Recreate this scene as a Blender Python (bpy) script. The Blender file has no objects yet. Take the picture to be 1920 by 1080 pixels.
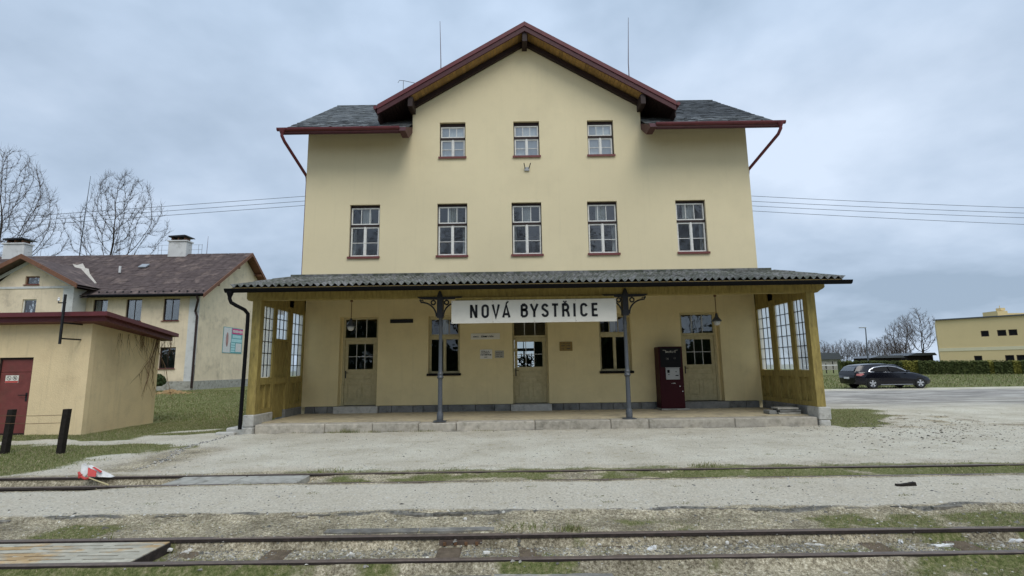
import bpy, math, random
import numpy as np
from mathutils import Vector, Matrix
random.seed(7); rng = np.random.default_rng(7)
R = math.radians
scn = bpy.context.scene
col = scn.collection

# ------------------------------------------------------------------ camera
F_PX = 967.0; PITCH, ROLL, YAW = .15336, .01422, -.0015
CAM = Vector((0, 0, 1.55))
cp, sp, cr, sr, cy, sy = math.cos(PITCH), math.sin(PITCH), math.cos(ROLL), math.sin(ROLL), math.cos(YAW), math.sin(YAW)
FW = Vector((sy*cp, cy*cp, sp)); RT0 = Vector((cy, -sy, 0)); UP0 = RT0.cross(FW)
RT = cr*RT0 - sr*UP0; UP = sr*RT0 + cr*UP0
camd = bpy.data.cameras.new('camera'); cam = bpy.data.objects.new('camera', camd); col.objects.link(cam)
camd.sensor_width = 36; camd.lens = F_PX/1920*36; camd.clip_start = .05; camd.clip_end = 3000
M = Matrix((RT, UP, -FW)).transposed().to_4x4(); M.translation = CAM
cam.matrix_world = M; scn.camera = cam
def P(u, v, Y):                      # a point seen at pixel (u, v) that stands at depth Y
    d = RT*((u-960)/F_PX) - UP*((v-540)/F_PX) + FW
    return CAM + d*(Y/d.y)
def PX(u, v, X):
    d = RT*((u-960)/F_PX) - UP*((v-540)/F_PX) + FW
    return CAM + d*(X/d.x)

# ------------------------------------------------------------------ sky, sun, exposure
SUN_EL, SUN_AZ = 52, 158             # azimuth clockwise from +Y: the sun is behind the camera
world = bpy.data.worlds.new('World'); scn.world = world; world.use_nodes = True
wn = world.node_tree.nodes; wl = world.node_tree.links; wn.clear()
def N(nodes, t, **k):
    n = nodes.new(t)
    for a, b in k.items(): setattr(n, a, b)
    return n
wo = N(wn, 'ShaderNodeOutputWorld'); bg = N(wn, 'ShaderNodeBackground'); bg2 = N(wn, 'ShaderNodeBackground')
sky = N(wn, 'ShaderNodeTexSky', sky_type='NISHITA', sun_disc=False, sun_elevation=R(SUN_EL), sun_rotation=R(SUN_AZ))
wl.new(sky.outputs[0], bg.inputs[0]); bg.inputs[1].default_value = .06
tc = N(wn, 'ShaderNodeTexCoord'); sep = N(wn, 'ShaderNodeSeparateXYZ'); wl.new(tc.outputs['Generated'], sep.inputs[0])
# project the direction on a cloud deck: x/(z+.25), y/(z+.25)
zz = N(wn, 'ShaderNodeMath', operation='MAXIMUM'); zz.inputs[1].default_value = 0; wl.new(sep.outputs[2], zz.inputs[0])
za = N(wn, 'ShaderNodeMath', operation='ADD'); za.inputs[1].default_value = .28; wl.new(zz.outputs[0], za.inputs[0])
dx = N(wn, 'ShaderNodeMath', operation='DIVIDE'); dy = N(wn, 'ShaderNodeMath', operation='DIVIDE')
wl.new(sep.outputs[0], dx.inputs[0]); wl.new(za.outputs[0], dx.inputs[1]); wl.new(sep.outputs[1], dy.inputs[0]); wl.new(za.outputs[0], dy.inputs[1])
cb = N(wn, 'ShaderNodeCombineXYZ'); wl.new(dx.outputs[0], cb.inputs[0]); wl.new(dy.outputs[0], cb.inputs[1]); cb.inputs[2].default_value = 1.7
n1 = N(wn, 'ShaderNodeTexNoise'); n1.inputs['Scale'].default_value = .85; n1.inputs['Detail'].default_value = 5; n1.inputs['Roughness'].default_value = .52; n1.inputs['Distortion'].default_value = .25
n2 = N(wn, 'ShaderNodeTexNoise'); n2.inputs['Scale'].default_value = 3.1; n2.inputs['Detail'].default_value = 6; n2.inputs['Roughness'].default_value = .55
wl.new(cb.outputs[0], n1.inputs[0]); wl.new(cb.outputs[0], n2.inputs[0])
mx = N(wn, 'ShaderNodeMath', operation='MULTIPLY_ADD'); mx.inputs[1].default_value = .32; wl.new(n2.outputs[0], mx.inputs[0]); wl.new(n1.outputs[0], mx.inputs[2])
rp = N(wn, 'ShaderNodeValToRGB'); rp.color_ramp.elements[0].position = .50; rp.color_ramp.elements[1].position = .86
rp.color_ramp.elements[0].color = (.28, .36, .465, 1); rp.color_ramp.elements[1].color = (.57, .66, .79, 1)
e = rp.color_ramp.elements.new(.66); e.color = (.395, .485, .61, 1)
wl.new(mx.outputs[0], rp.inputs[0])
# overcast: brighter towards the zenith
mr = N(wn, 'ShaderNodeMapRange'); mr.inputs[1].default_value = .42; mr.inputs[2].default_value = 1; mr.inputs[3].default_value = 1; mr.inputs[4].default_value = 1.7
wl.new(sep.outputs[2], mr.inputs[0]); wl.new(rp.outputs[0], bg2.inputs[0]); wl.new(mr.outputs[0], bg2.inputs[1])
ms = N(wn, 'ShaderNodeMixShader'); ms.inputs[0].default_value = .93
wl.new(bg.outputs[0], ms.inputs[1]); wl.new(bg2.outputs[0], ms.inputs[2]); wl.new(ms.outputs[0], wo.inputs[0])
sund = bpy.data.lights.new('sun', 'SUN'); sund.energy = 1.3; sund.angle = R(34); sund.color = (1, .96, .9)
sun = bpy.data.objects.new('sun', sund); col.objects.link(sun)
sdir = Vector((math.sin(R(SUN_AZ))*math.cos(R(SUN_EL)), math.cos(R(SUN_AZ))*math.cos(R(SUN_EL)), math.sin(R(SUN_EL))))
sun.rotation_euler = sdir.to_track_quat('Z', 'Y').to_euler()
scn.view_settings.view_transform = 'Standard'; scn.view_settings.look = 'None'; scn.view_settings.gamma = 1
scn.view_settings.exposure = 0.42; scn.view_settings.use_curve_mapping = False
scn.render.engine = 'CYCLES'

# ------------------------------------------------------------------ materials
def mat(name, c, rough=.8, var=.12, sc=3., bump=.0, bsc=40., spec=.3, metal=0, objrand=0., c2=None, c2s=1.2, c2t=(.5, .65), detail=6, attr=None, stretch=None, streak=0):
    m = bpy.data.materials.new(name); m.use_nodes = True
    n = m.node_tree.nodes; l = m.node_tree.links; b = n['Principled BSDF']
    b.inputs['Roughness'].default_value = rough; b.inputs['Metallic'].default_value = metal; b.inputs['Specular IOR Level'].default_value = spec
    geo = N(n, 'ShaderNodeNewGeometry'); vec = geo.outputs['Position']
    if stretch:
        mp = N(n, 'ShaderNodeMapping'); mp.inputs['Scale'].default_value = stretch; l.new(vec, mp.inputs[0]); vec = mp.outputs[0]
    if objrand:
        oi = N(n, 'ShaderNodeObjectInfo'); va = N(n, 'ShaderNodeVectorMath', operation='MULTIPLY_ADD')
        l.new(oi.outputs['Random'], va.inputs[0]); va.inputs[1].default_value = (37, 53, 11); l.new(vec, va.inputs[2]); vec = va.outputs[0]
    nz = N(n, 'ShaderNodeTexNoise'); nz.inputs['Scale'].default_value = sc; nz.inputs['Detail'].default_value = detail; nz.inputs['Roughness'].default_value = .6
    l.new(vec, nz.inputs[0])
    if attr:
        base = N(n, 'ShaderNodeAttribute', attribute_name=attr).outputs['Color']
    else:
        rgb = N(n, 'ShaderNodeRGB'); rgb.outputs[0].default_value = (*c, 1); base = rgb.outputs[0]
    if c2:
        nb = N(n, 'ShaderNodeTexNoise'); nb.inputs['Scale'].default_value = c2s; nb.inputs['Detail'].default_value = 8; nb.inputs['Roughness'].default_value = .65; l.new(vec, nb.inputs[0])
        rr = N(n, 'ShaderNodeMapRange', interpolation_type='SMOOTHSTEP'); rr.inputs[1].default_value = c2t[0]; rr.inputs[2].default_value = c2t[1]; l.new(nb.outputs[0], rr.inputs[0])
        mc = N(n, 'ShaderNodeMix', data_type='RGBA'); l.new(rr.outputs[0], mc.inputs[0]); l.new(base, mc.inputs[6]); mc.inputs[7].default_value = (*c2, 1); base = mc.outputs[2]
    mrg = N(n, 'ShaderNodeMapRange'); mrg.inputs[1].default_value = .3; mrg.inputs[2].default_value = .7; mrg.inputs[3].default_value = 1-var; mrg.inputs[4].default_value = 1+var
    l.new(nz.outputs[0], mrg.inputs[0]); val = mrg.outputs[0]
    if objrand:
        r2 = N(n, 'ShaderNodeMapRange'); r2.inputs[3].default_value = 1-objrand; r2.inputs[4].default_value = 1+objrand; l.new(oi.outputs['Random'], r2.inputs[0])
        mm = N(n, 'ShaderNodeMath', operation='MULTIPLY'); l.new(val, mm.inputs[0]); l.new(r2.outputs[0], mm.inputs[1]); val = mm.outputs[0]
    if streak:
        mp2 = N(n, 'ShaderNodeMapping'); mp2.inputs['Scale'].default_value = (5, 5, .22); l.new(geo.outputs['Position'], mp2.inputs[0])
        n3 = N(n, 'ShaderNodeTexNoise'); n3.inputs['Scale'].default_value = 1.6; n3.inputs['Detail'].default_value = 6; n3.inputs['Roughness'].default_value = .7; l.new(mp2.outputs[0], n3.inputs[0])
        r3 = N(n, 'ShaderNodeMapRange', interpolation_type='SMOOTHSTEP'); r3.inputs[1].default_value = .52; r3.inputs[2].default_value = .74; r3.inputs[3].default_value = 1; r3.inputs[4].default_value = 1-streak; l.new(n3.outputs[0], r3.inputs[0])
        n4 = N(n, 'ShaderNodeTexNoise'); n4.inputs['Scale'].default_value = 2.3; n4.inputs['Detail'].default_value = 9; n4.inputs['Roughness'].default_value = .75; l.new(geo.outputs['Position'], n4.inputs[0])
        r4 = N(n, 'ShaderNodeMapRange', interpolation_type='SMOOTHSTEP'); r4.inputs[1].default_value = .45; r4.inputs[2].default_value = .72; r4.inputs[3].default_value = 1; r4.inputs[4].default_value = 1-streak*.7; l.new(n4.outputs[0], r4.inputs[0])
        m3 = N(n, 'ShaderNodeMath', operation='MULTIPLY'); l.new(r3.outputs[0], m3.inputs[0]); l.new(r4.outputs[0], m3.inputs[1])
        m4 = N(n, 'ShaderNodeMath', operation='MULTIPLY'); l.new(val, m4.inputs[0]); l.new(m3.outputs[0], m4.inputs[1]); val = m4.outputs[0]
    vs = N(n, 'ShaderNodeVectorMath', operation='SCALE'); l.new(base, vs.inputs[0]); l.new(val, vs.inputs['Scale'])
    l.new(vs.outputs[0], b.inputs['Base Color'])
    if bump:
        nb2 = N(n, 'ShaderNodeTexNoise'); nb2.inputs['Scale'].default_value = bsc; nb2.inputs['Detail'].default_value = 4; l.new(vec, nb2.inputs[0])
        bp = N(n, 'ShaderNodeBump'); bp.inputs['Strength'].default_value = bump; bp.inputs['Distance'].default_value = .02; l.new(nb2.outputs[0], bp.inputs['Height']); l.new(bp.outputs[0], b.inputs['Normal'])
    return m
MT = {}
MT['stucco'] = mat('stucco', (.765, .66, .43), .9, .05, .9, .3, 60, .15, c2=(.70, .605, .395), c2s=.45, c2t=(.45, .7), streak=.035)
MT['stucco_porch_bounce'] = mat('stucco_porch_bounce', (.78, .65, .36), .9, .05, 1.4, .35, 45, .15, c2=(.72, .595, .33), c2s=.8, c2t=(.45, .7), streak=.06)  # ochre deepened for the porch, warm bounce light mixed into it
MT['stucco_shed'] = mat('stucco_shed', (.79, .63, .385), .9, .06, 1.2, .4, 40, .15, c2=(.73, .575, .35), c2s=.8, streak=.14)
MT['stucco_house'] = mat('stucco_house', (.77, .65, .47), .9, .1, .8, .3, 30, .15, c2=(.50, .42, .31), c2s=.9, c2t=(.54, .76), streak=.2)
MT['stucco_white'] = mat('stucco_white', (.62, .62, .6), .9, .08, 1.5, .2, 30, .15, c2=(.42, .42, .4), c2s=2, c2t=(.5, .75))
MT['far_yellow'] = mat('far_yellow', (.68, .54, .29), .9, .05, .3, 0, 10, .1)
MT['red_paint'] = mat('red_paint', (.125, .026, .030), .5, .18, 4, .05, 60, .35)
MT['dark_red'] = mat('dark_red', (.065, .018, .02), .55, .2, 6, .05, 60, .3)
MT['sleeper'] = mat('sleeper', (.13, .10, .07), .95, .3, 12, .3, 30, .1)
MT['dark_brown'] = mat('dark_brown', (.028, .015, .013), .6, .2, 6, .05, 60, .3)
MT['soffit'] = mat('soffit', (.36, .215, .075), .6, .2, 7, .05, 50, .3, objrand=.18)
MT['slate'] = mat('slate', (.075, .080, .080), .65, .3, 9, .2, 60, .3, objrand=.6, c2=(.19, .195, .175), c2s=5, c2t=(.55, .7))
MT['white_frame'] = mat('white_frame', (.72, .71, .66), .55, .12, 10, .03, 60, .35, c2=(.45, .42, .36), c2s=9, c2t=(.58, .75))
MT['beige_frame'] = mat('beige_frame', (.52, .45, .26), .6, .12, 8, .04, 60, .2, c2=(.40, .34, .19), c2s=7, c2t=(.55, .75))
MT['sill'] = mat('sill', (.17, .05, .045), .5, .15, 6, 0, 60, .35)
MT['canopy_paint'] = mat('canopy_paint', (.31, .24, .078), .65, .25, 5, .12, 30, .2, c2=(.21, .16, .058), c2s=3.5, c2t=(.5, .72), stretch=(3, 3, .8))
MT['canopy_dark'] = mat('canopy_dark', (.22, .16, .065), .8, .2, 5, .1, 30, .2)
MT['corrugated'] = mat('corrugated', (.19, .19, .185), .9, .45, 9, .2, 60, .2, objrand=.22, c2=(.10, .108, .088), c2s=3.2, c2t=(.42, .58))
MT['black_metal'] = mat('black_metal', (.005, .005, .006), .7, .2, 8, 0, 60, .12)
MT['iron'] = mat('iron', (.072, .08, .09), .45, .2, 14, .08, 60, .5)
MT['iron_dark'] = mat('iron_dark', (.012, .012, .014), .5, .2, 14, 0, 60, .4)
MT['kerb'] = mat('kerb', (.42, .385, .32), .9, .2, 9, .35, 30, .15, objrand=.12, c2=(.27, .25, .20), c2s=4, c2t=(.5, .7))
MT['plinth'] = mat('plinth', (.19, .19, .18), .9, .25, 8, .35, 25, .15, objrand=.25, c2=(.09, .09, .08), c2s=4, c2t=(.5, .68))
MT['block'] = mat('block', (.47, .46, .42), .9, .15, 9, .4, 30, .15, c2=(.3, .29, .25), c2s=6, c2t=(.52, .7))
MT['floor'] = mat('floor', (.48, .41, .27), .8, .15, 6, .1, 30, .3, c2=(.33, .28, .2), c2s=2, c2t=(.45, .7))
MT['sign_white'] = mat('sign_white', (.74, .71, .63), .4, .06, 2.5, 0, 10, .4)
MT['sign_black'] = mat('sign_black', (.012, .012, .014), .5, .05, 3)
MT['notice'] = mat('notice', (.56, .56, .53), .5, .06, 8)
MT['notice_dim'] = mat('notice_dim', (.40, .38, .32), .6, .1, 8)
MT['ink'] = mat('ink', (.06, .06, .055), .7, .05, 3)
MT['brass'] = mat('brass', (.26, .17, .05), .4, .15, 20, 0, 10, .4, metal=.3)
MT['machine_red'] = mat('machine_red', (.035, .004, .007), .5, .08, 3, 0, 10, .15)
MT['machine_black'] = mat('machine_black', (.008, .008, .009), .5, .1, 3, 0, 10, .12)
MT['machine_grey'] = mat('machine_grey', (.36, .36, .35), .4, .08, 5, 0, 10, .4, metal=.2)
MT['galv'] = mat('galv', (.36, .38, .4), .5, .12, 12, 0, 10, .4, metal=.4)
MT['rod'] = mat('rod', (.13, .08, .08), .5, .1, 5, 0, 10, .3)
MT['rail'] = mat('rail', (.03, .022, .018), .8, .25, 25, .2, 80, .4, c2=(.05, .035, .03), c2s=12)  # brown-black sides, the shade below the rail head darkened into the colour
MT['rail_top'] = mat('rail_top', (.13, .098, .078), .5, .25, 14, 0, 80, .4, metal=.2)
MT['concrete'] = mat('concrete', (.34, .33, .29), .9, .2, 7, .35, 30, .15, objrand=.12, c2=(.22, .21, .18), c2s=4)
MT['asphalt_slab'] = mat('asphalt_slab', (.185, .175, .155), .9, .3, 8, .35, 30, .15, objrand=.25, c2=(.30, .275, .22), c2s=5)
MT['crust'] = mat('crust', (.15, .14, .12), .95, .35, 18, .5, 30, .1, objrand=.3, c2=(.24, .22, .18), c2s=9, c2t=(.5, .68))
MT['crossing'] = mat('crossing', (.40, .375, .30), .85, .2, 9, .3, 30, .15, objrand=.12, c2=(.42, .29, .15), c2s=1.7, c2t=(.5, .62))
MT['tar_wood'] = mat('tar_wood', (.022, .018, .015), .85, .3, 14, .3, 30, .2)
MT['rust'] = mat('rust', (.15, .08, .04), .7, .2, 14)
MT['shed_door'] = mat('shed_door', (.19, .052, .046), .5, .15, 5, .05, 30, .3, c2=(.17, .055, .045), c2s=3)
MT['rooftile'] = mat('rooftile', (.105, .080, .075), .9, .3, 3, .2, 20, .15, c2=(.19, .145, .125), c2s=1.1, c2t=(.5, .68))
MT['roof_pale'] = mat('roof_pale', (.48, .44, .38), .9, .2, 8)
MT['verge_wood'] = mat('verge_wood', (.18, .085, .05), .7, .2, 5)
MT['bark'] = mat('bark', (.055, .045, .038), .95, .25, 4, 0, 10, .1, objrand=.15)
MT['twig'] = mat('twig', (.10, .08, .07), .95, .2, 4, 0, 10, .1, objrand=.15)
MT['dry_vine'] = mat('dry_vine', (.20, .13, .075), .95, .2, 8)
MT['bushleaf'] = mat('bushleaf', (.035, .055, .018), .8, .4, 8, 0, 10, .2)
MT['hedge_green'] = mat('hedge_green', (.062, .075, .026), .85, .25, 3, 0, 10, .1, c2=(.075, .08, .022), c2s=.6, c2t=(.5, .7))
MT['hedge_yellow'] = mat('hedge_yellow', (.17, .16, .035), .85, .3, 3, 0, 10, .1)
MT['straw'] = mat('straw', (.55, .38, .20), .9, .25, 12, .3, 20)
MT['car_paint'] = mat('car_paint', (.004, .004, .008), .12, .05, 3, 0, 10, .4)
MT['car_paint'].node_tree.nodes['Principled BSDF'].inputs['Coat Weight'].default_value = .1
MT['chrome'] = mat('chrome', (.65, .66, .68), .25, .05, 3, 0, 10, .6, metal=.7)
MT['tyre'] = mat('tyre', (.015, .015, .015), .85, .1, 8)
MT['headlight'] = mat('headlight', (.6, .62, .65), .15, .05, 3, 0, 10, .6)
MT['taillight'] = mat('taillight', (.45, .16, .15), .25, .1, 6, 0, 10, .5)
MT['plate'] = mat('plate', (.65, .65, .65), .5, .05, 6)
MT['white_plastic'] = mat('white_plastic', (.66, .66, .64), .6, .15, 18, 0, 10, .2)
MT['red_plastic'] = mat('red_plastic', (.50, .06, .05), .5, .1, 12)
MT['stick'] = mat('stick', (.5, .42, .22), .8, .1, 8)
MT['porcelain'] = mat('porcelain', (.75, .75, .73), .2, .03, 8, 0, 10, .6)
MT['curtain'] = mat('curtain', (.70, .70, .68), .9, .06, 8)
MT['inner'] = mat('inner', (.10, .095, .085), .9, .1, 2)
MT['vein'] = mat('pink', (.62, .06, .22), .6, .05, 3)
MT['teal'] = mat('teal', (.12, .36, .38), .6, .05, 3)
MT['cyan'] = mat('cyan', (.42, .68, .70), .6, .05, 3)
MT['skin'] = mat('skin', (.42, .24, .22), .7, .3, 4)
MT['pebble'] = mat('pebble', (1, 1, 1), .9, .15, 30, 0, 10, .15, attr='tint')
MT['blade'] = mat('blade', (1, 1, 1), .85, .15, 6, 0, 10, .1, attr='tint')
MT['stone_white'] = mat('stone_white', (.62, .60, .55), .9, .12, 20, .2, 40)
def glass(name, tint=(1, 1, 1), ior=1.5, extra=.0):
    m = bpy.data.materials.new(name); m.use_nodes = True; n = m.node_tree.nodes; l = m.node_tree.links; n.clear()
    o = N(n, 'ShaderNodeOutputMaterial'); t = N(n, 'ShaderNodeBsdfTransparent'); t.inputs[0].default_value = (*tint, 1)
    g = N(n, 'ShaderNodeBsdfGlossy'); g.inputs['Roughness'].default_value = .02; g.inputs[0].default_value = (1, 1, 1, 1)
    f = N(n, 'ShaderNodeFresnel'); f.inputs[0].default_value = ior
    a = N(n, 'ShaderNodeMath', operation='ADD'); a.inputs[1].default_value = extra; l.new(f.outputs[0], a.inputs[0])
    nz = N(n, 'ShaderNodeTexNoise'); nz.inputs['Scale'].default_value = 2.5
    geo = N(n, 'ShaderNodeNewGeometry'); l.new(geo.outputs['Position'], nz.inputs[0])
    bp = N(n, 'ShaderNodeBump'); bp.inputs['Strength'].default_value = .25; bp.inputs['Distance'].default_value = .02; l.new(nz.outputs[0], bp.inputs['Height']); l.new(bp.outputs[0], g.inputs['Normal'])
    mxs = N(n, 'ShaderNodeMixShader'); l.new(a.outputs[0], mxs.inputs[0]); l.new(t.outputs[0], mxs.inputs[1]); l.new(g.outputs[0], mxs.inputs[2]); l.new(mxs.outputs[0], o.inputs[0])
    return m
MT['glass'] = glass('glass', (.8, .83, .82), 1.5, .07)
MT['glass_top'] = glass('glass_top', (.75, .8, .8), 1.5, .20)
MT['glass_ground'] = glass('glass_ground', (.78, .8, .78), 1.5, .04)
MT['car_glass'] = glass('car_glass', (.25, .27, .3), 1.5, .12)
def frosted():
    m = bpy.data.materials.new('frosted_glass'); m.use_nodes = True; n = m.node_tree.nodes; l = m.node_tree.links; n.clear()
    o = N(n, 'ShaderNodeOutputMaterial'); t = N(n, 'ShaderNodeBsdfTranslucent'); t.inputs[0].default_value = (.9, .93, .93, 1)
    d = N(n, 'ShaderNodeBsdfDiffuse'); d.inputs[0].default_value = (.5, .52, .52, 1); tr = N(n, 'ShaderNodeBsdfTransparent'); tr.inputs[0].default_value = (.95, .97, .97, 1)
    a = N(n, 'ShaderNodeMixShader'); a.inputs[0].default_value = .15; l.new(t.outputs[0], a.inputs[1]); l.new(d.outputs[0], a.inputs[2])
    b = N(n, 'ShaderNodeMixShader'); b.inputs[0].default_value = .4; l.new(a.outputs[0], b.inputs[1]); l.new(tr.outputs[0], b.inputs[2]); l.new(b.outputs[0], o.inputs[0])
    return m
MT['frosted'] = frosted()

# ------------------------------------------------------------------ object helpers
WL = {}      # world translation of each object by name
def tag(o, label=None, cat=None, group=None, kind=None):
    if label: o['label'] = label
    if cat: o['category'] = cat
    if group: o['group'] = group
    if kind: o['kind'] = kind
    return o
def empty(name, loc, label, cat, group=None, rz=0):
    o = bpy.data.objects.new(name, None); col.objects.link(o); o.location = loc; o.rotation_euler = (0, 0, rz); o.empty_display_size = .2
    WL[o.name] = Vector(loc); return tag(o, label, cat, group)
def put(name, mesh, parent=None, loc=None, rot=None):
    o = bpy.data.objects.new(name, mesh); col.objects.link(o)
    w = Vector(loc) if loc is not None else Vector((0, 0, 0)); WL[o.name] = w
    if parent is not None: o.parent = parent; o.location = w - WL[parent.name]
    else: o.location = w
    if rot: o.rotation_euler = rot
    return o
def copy_tree(o, parent=None):
    c = o.copy(); col.objects.link(c); WL[c.name] = WL[o.name].copy()
    if parent is not None: c.parent = parent
    for ch in list(o.children): copy_tree(ch, c)
    return c
class MB:
    def __init__(s): s.v = []; s.f = []; s.m = []
    def add(s, v, f, mi=0):
        b = len(s.v); s.v += [tuple(p) for p in v]; s.f += [tuple(i+b for i in q) for q in f]; s.m += [mi]*len(f); return s
    def box(s, x0, x1, y0, y1, z0, z1, mi=0):
        return s.add([(x0, y0, z0), (x1, y0, z0), (x1, y1, z0), (x0, y1, z0), (x0, y0, z1), (x1, y0, z1), (x1, y1, z1), (x0, y1, z1)],
                     [(0, 3, 2, 1), (4, 5, 6, 7), (0, 1, 5, 4), (1, 2, 6, 5), (2, 3, 7, 6), (3, 0, 4, 7)], mi)
    def cbox(s, x0, x1, y0, y1, z0, z1, c=.01, mi=0):      # box with bevelled (chamfered) edges
        xs = (x0, x1); ys = (y0, y1); zs = (z0, z1); v = []; idx = {}
        for i in (0, 1):
            for j in (0, 1):
                for k in (0, 1):
                    sx = c if i == 0 else -c; sy_ = c if j == 0 else -c; sz = c if k == 0 else -c
                    idx[i, j, k, 0] = len(v); v.append((xs[i], ys[j]+sy_, zs[k]+sz))
                    idx[i, j, k, 1] = len(v); v.append((xs[i]+sx, ys[j], zs[k]+sz))
                    idx[i, j, k, 2] = len(v); v.append((xs[i]+sx, ys[j]+sy_, zs[k]))
        f = []
        for i in (0, 1): f.append([idx[i, 0, 0, 0], idx[i, 1, 0, 0], idx[i, 1, 1, 0], idx[i, 0, 1, 0]])
        for j in (0, 1): f.append([idx[0, j, 0, 1], idx[1, j, 0, 1], idx[1, j, 1, 1], idx[0, j, 1, 1]])
        for k in (0, 1): f.append([idx[0, 0, k, 2], idx[1, 0, k, 2], idx[1, 1, k, 2], idx[0, 1, k, 2]])
        for j in (0, 1):
            for k in (0, 1): f.append([idx[0, j, k, 1], idx[1, j, k, 1], idx[1, j, k, 2], idx[0, j, k, 2]])
        for i in (0, 1):
            for k in (0, 1): f.append([idx[i, 0, k, 0], idx[i, 1, k, 0], idx[i, 1, k, 2], idx[i, 0, k, 2]])
        for i in (0, 1):
            for j in (0, 1): f.append([idx[i, j, 0, 0], idx[i, j, 1, 0], idx[i, j, 1, 1], idx[i, j, 0, 1]])
        for i in (0, 1):
            for j in (0, 1):
                for k in (0, 1): f.append([idx[i, j, k, 0], idx[i, j, k, 1], idx[i, j, k, 2]])
        return s.add(v, f, mi)
    def ring(s, x0, x1, z0, z1, w, y0, y1, mi=0):          # rectangular frame in the xz plane
        s.box(x0, x0+w, y0, y1, z0, z1, mi); s.box(x1-w, x1, y0, y1, z0, z1, mi)
        s.box(x0+w, x1-w, y0, y1, z0, z0+w, mi); s.box(x0+w, x1-w, y0, y1, z1-w, z1, mi); return s
    def prism(s, poly, ax, a, b, mi=0):                    # polygon (list of 2d) extruded along axis ax from a to b
        n = len(poly); mk = {'x': lambda p, t: (t, p[0], p[1]), 'y': lambda p, t: (p[0], t, p[1]), 'z': lambda p, t: (p[0], p[1], t)}[ax]
        v = [mk(p, a) for p in poly]+[mk(p, b) for p in poly]
        f = [tuple(range(n)), tuple(range(2*n-1, n-1, -1))]+[(i, (i+1) % n, n+(i+1) % n, n+i) for i in range(n)]
        return s.add(v, f, mi)
    def beam(s, a, b, w, h, mi=0, up=(0, 0, 1)):
        a = Vector(a); b = Vector(b); d = (b-a).normalized(); up = Vector(up); r = d.cross(up)
        if r.length < 1e-4: r = d.cross(Vector((1, 0, 0)))
        r.normalize(); u = r.cross(d)
        v = [p+r*(i*w/2)+u*(j*h/2) for p in (a, b) for i, j in ((-1, -1), (1, -1), (1, 1), (-1, 1))]
        return s.add(v, [(3, 2, 1, 0), (4, 5, 6, 7), (0, 1, 5, 4), (1, 2, 6, 5), (2, 3, 7, 6), (3, 0, 4, 7)], mi)
    def tube(s, pts, rad, n=8, mi=0, cap=True):
        pts = [Vector(p) for p in pts]; k = len(pts)
        if not hasattr(rad, '__len__'): rad = [rad]*k
        v = []; pr = None
        for i, p in enumerate(pts):
            d = (pts[min(i+1, k-1)]-pts[max(i-1, 0)]).normalized()
            if pr is None: pr = d.orthogonal().normalized()
            r = (pr-d*pr.dot(d)); r = r.normalized() if r.length > 1e-5 else d.orthogonal().normalized(); pr = r; u = d.cross(r)
            for j in range(n):
                t = 2*math.pi*j/n; v.append(p+(r*math.cos(t)+u*math.sin(t))*rad[i])
        f = [(i*n+j, i*n+(j+1) % n, (i+1)*n+(j+1) % n, (i+1)*n+j) for i in range(k-1) for j in range(n)]
        if cap: f += [tuple(range(n-1, -1, -1)), tuple(range((k-1)*n, k*n))]
        return s.add(v, f, mi)
    def lathe(s, prof, c=(0, 0, 0), n=16, mi=0, cap=True):           # profile (r, z)
        v = [(c[0]+r*math.cos(2*math.pi*j/n), c[1]+r*math.sin(2*math.pi*j/n), c[2]+z) for r, z in prof for j in range(n)]
        k = len(prof); f = [(i*n+j, i*n+(j+1) % n, (i+1)*n+(j+1) % n, (i+1)*n+j) for i in range(k-1) for j in range(n)]
        if cap: f += [tuple(range(n-1, -1, -1)), tuple(range((k-1)*n, k*n))]
        return s.add(v, f, mi)
    def mesh(s, name, mats, smooth=False):
        me = bpy.data.meshes.new(name); me.from_pydata(s.v, [], s.f)
        if not isinstance(mats, (list, tuple)): mats = [mats]
        for m in mats: me.materials.append(MT[m] if isinstance(m, str) else m)
        if len(mats) > 1: me.polygons.foreach_set('material_index', s.m)
        import bmesh
        bm = bmesh.new(); bm.from_mesh(me); bmesh.ops.recalc_face_normals(bm, faces=bm.faces[:]); bm.to_mesh(me); bm.free()
        if smooth:
            me.polygons.foreach_set('use_smooth', [True]*len(me.polygons))
            try: me.set_sharp_from_angle(angle=R(40))
            except Exception: pass
        me.update(); return me
    def build(s, name, mats, parent=None, loc=None, smooth=False, **k):
        return tag(put(name, s.mesh(name, mats, smooth), parent, loc), **k)
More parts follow.
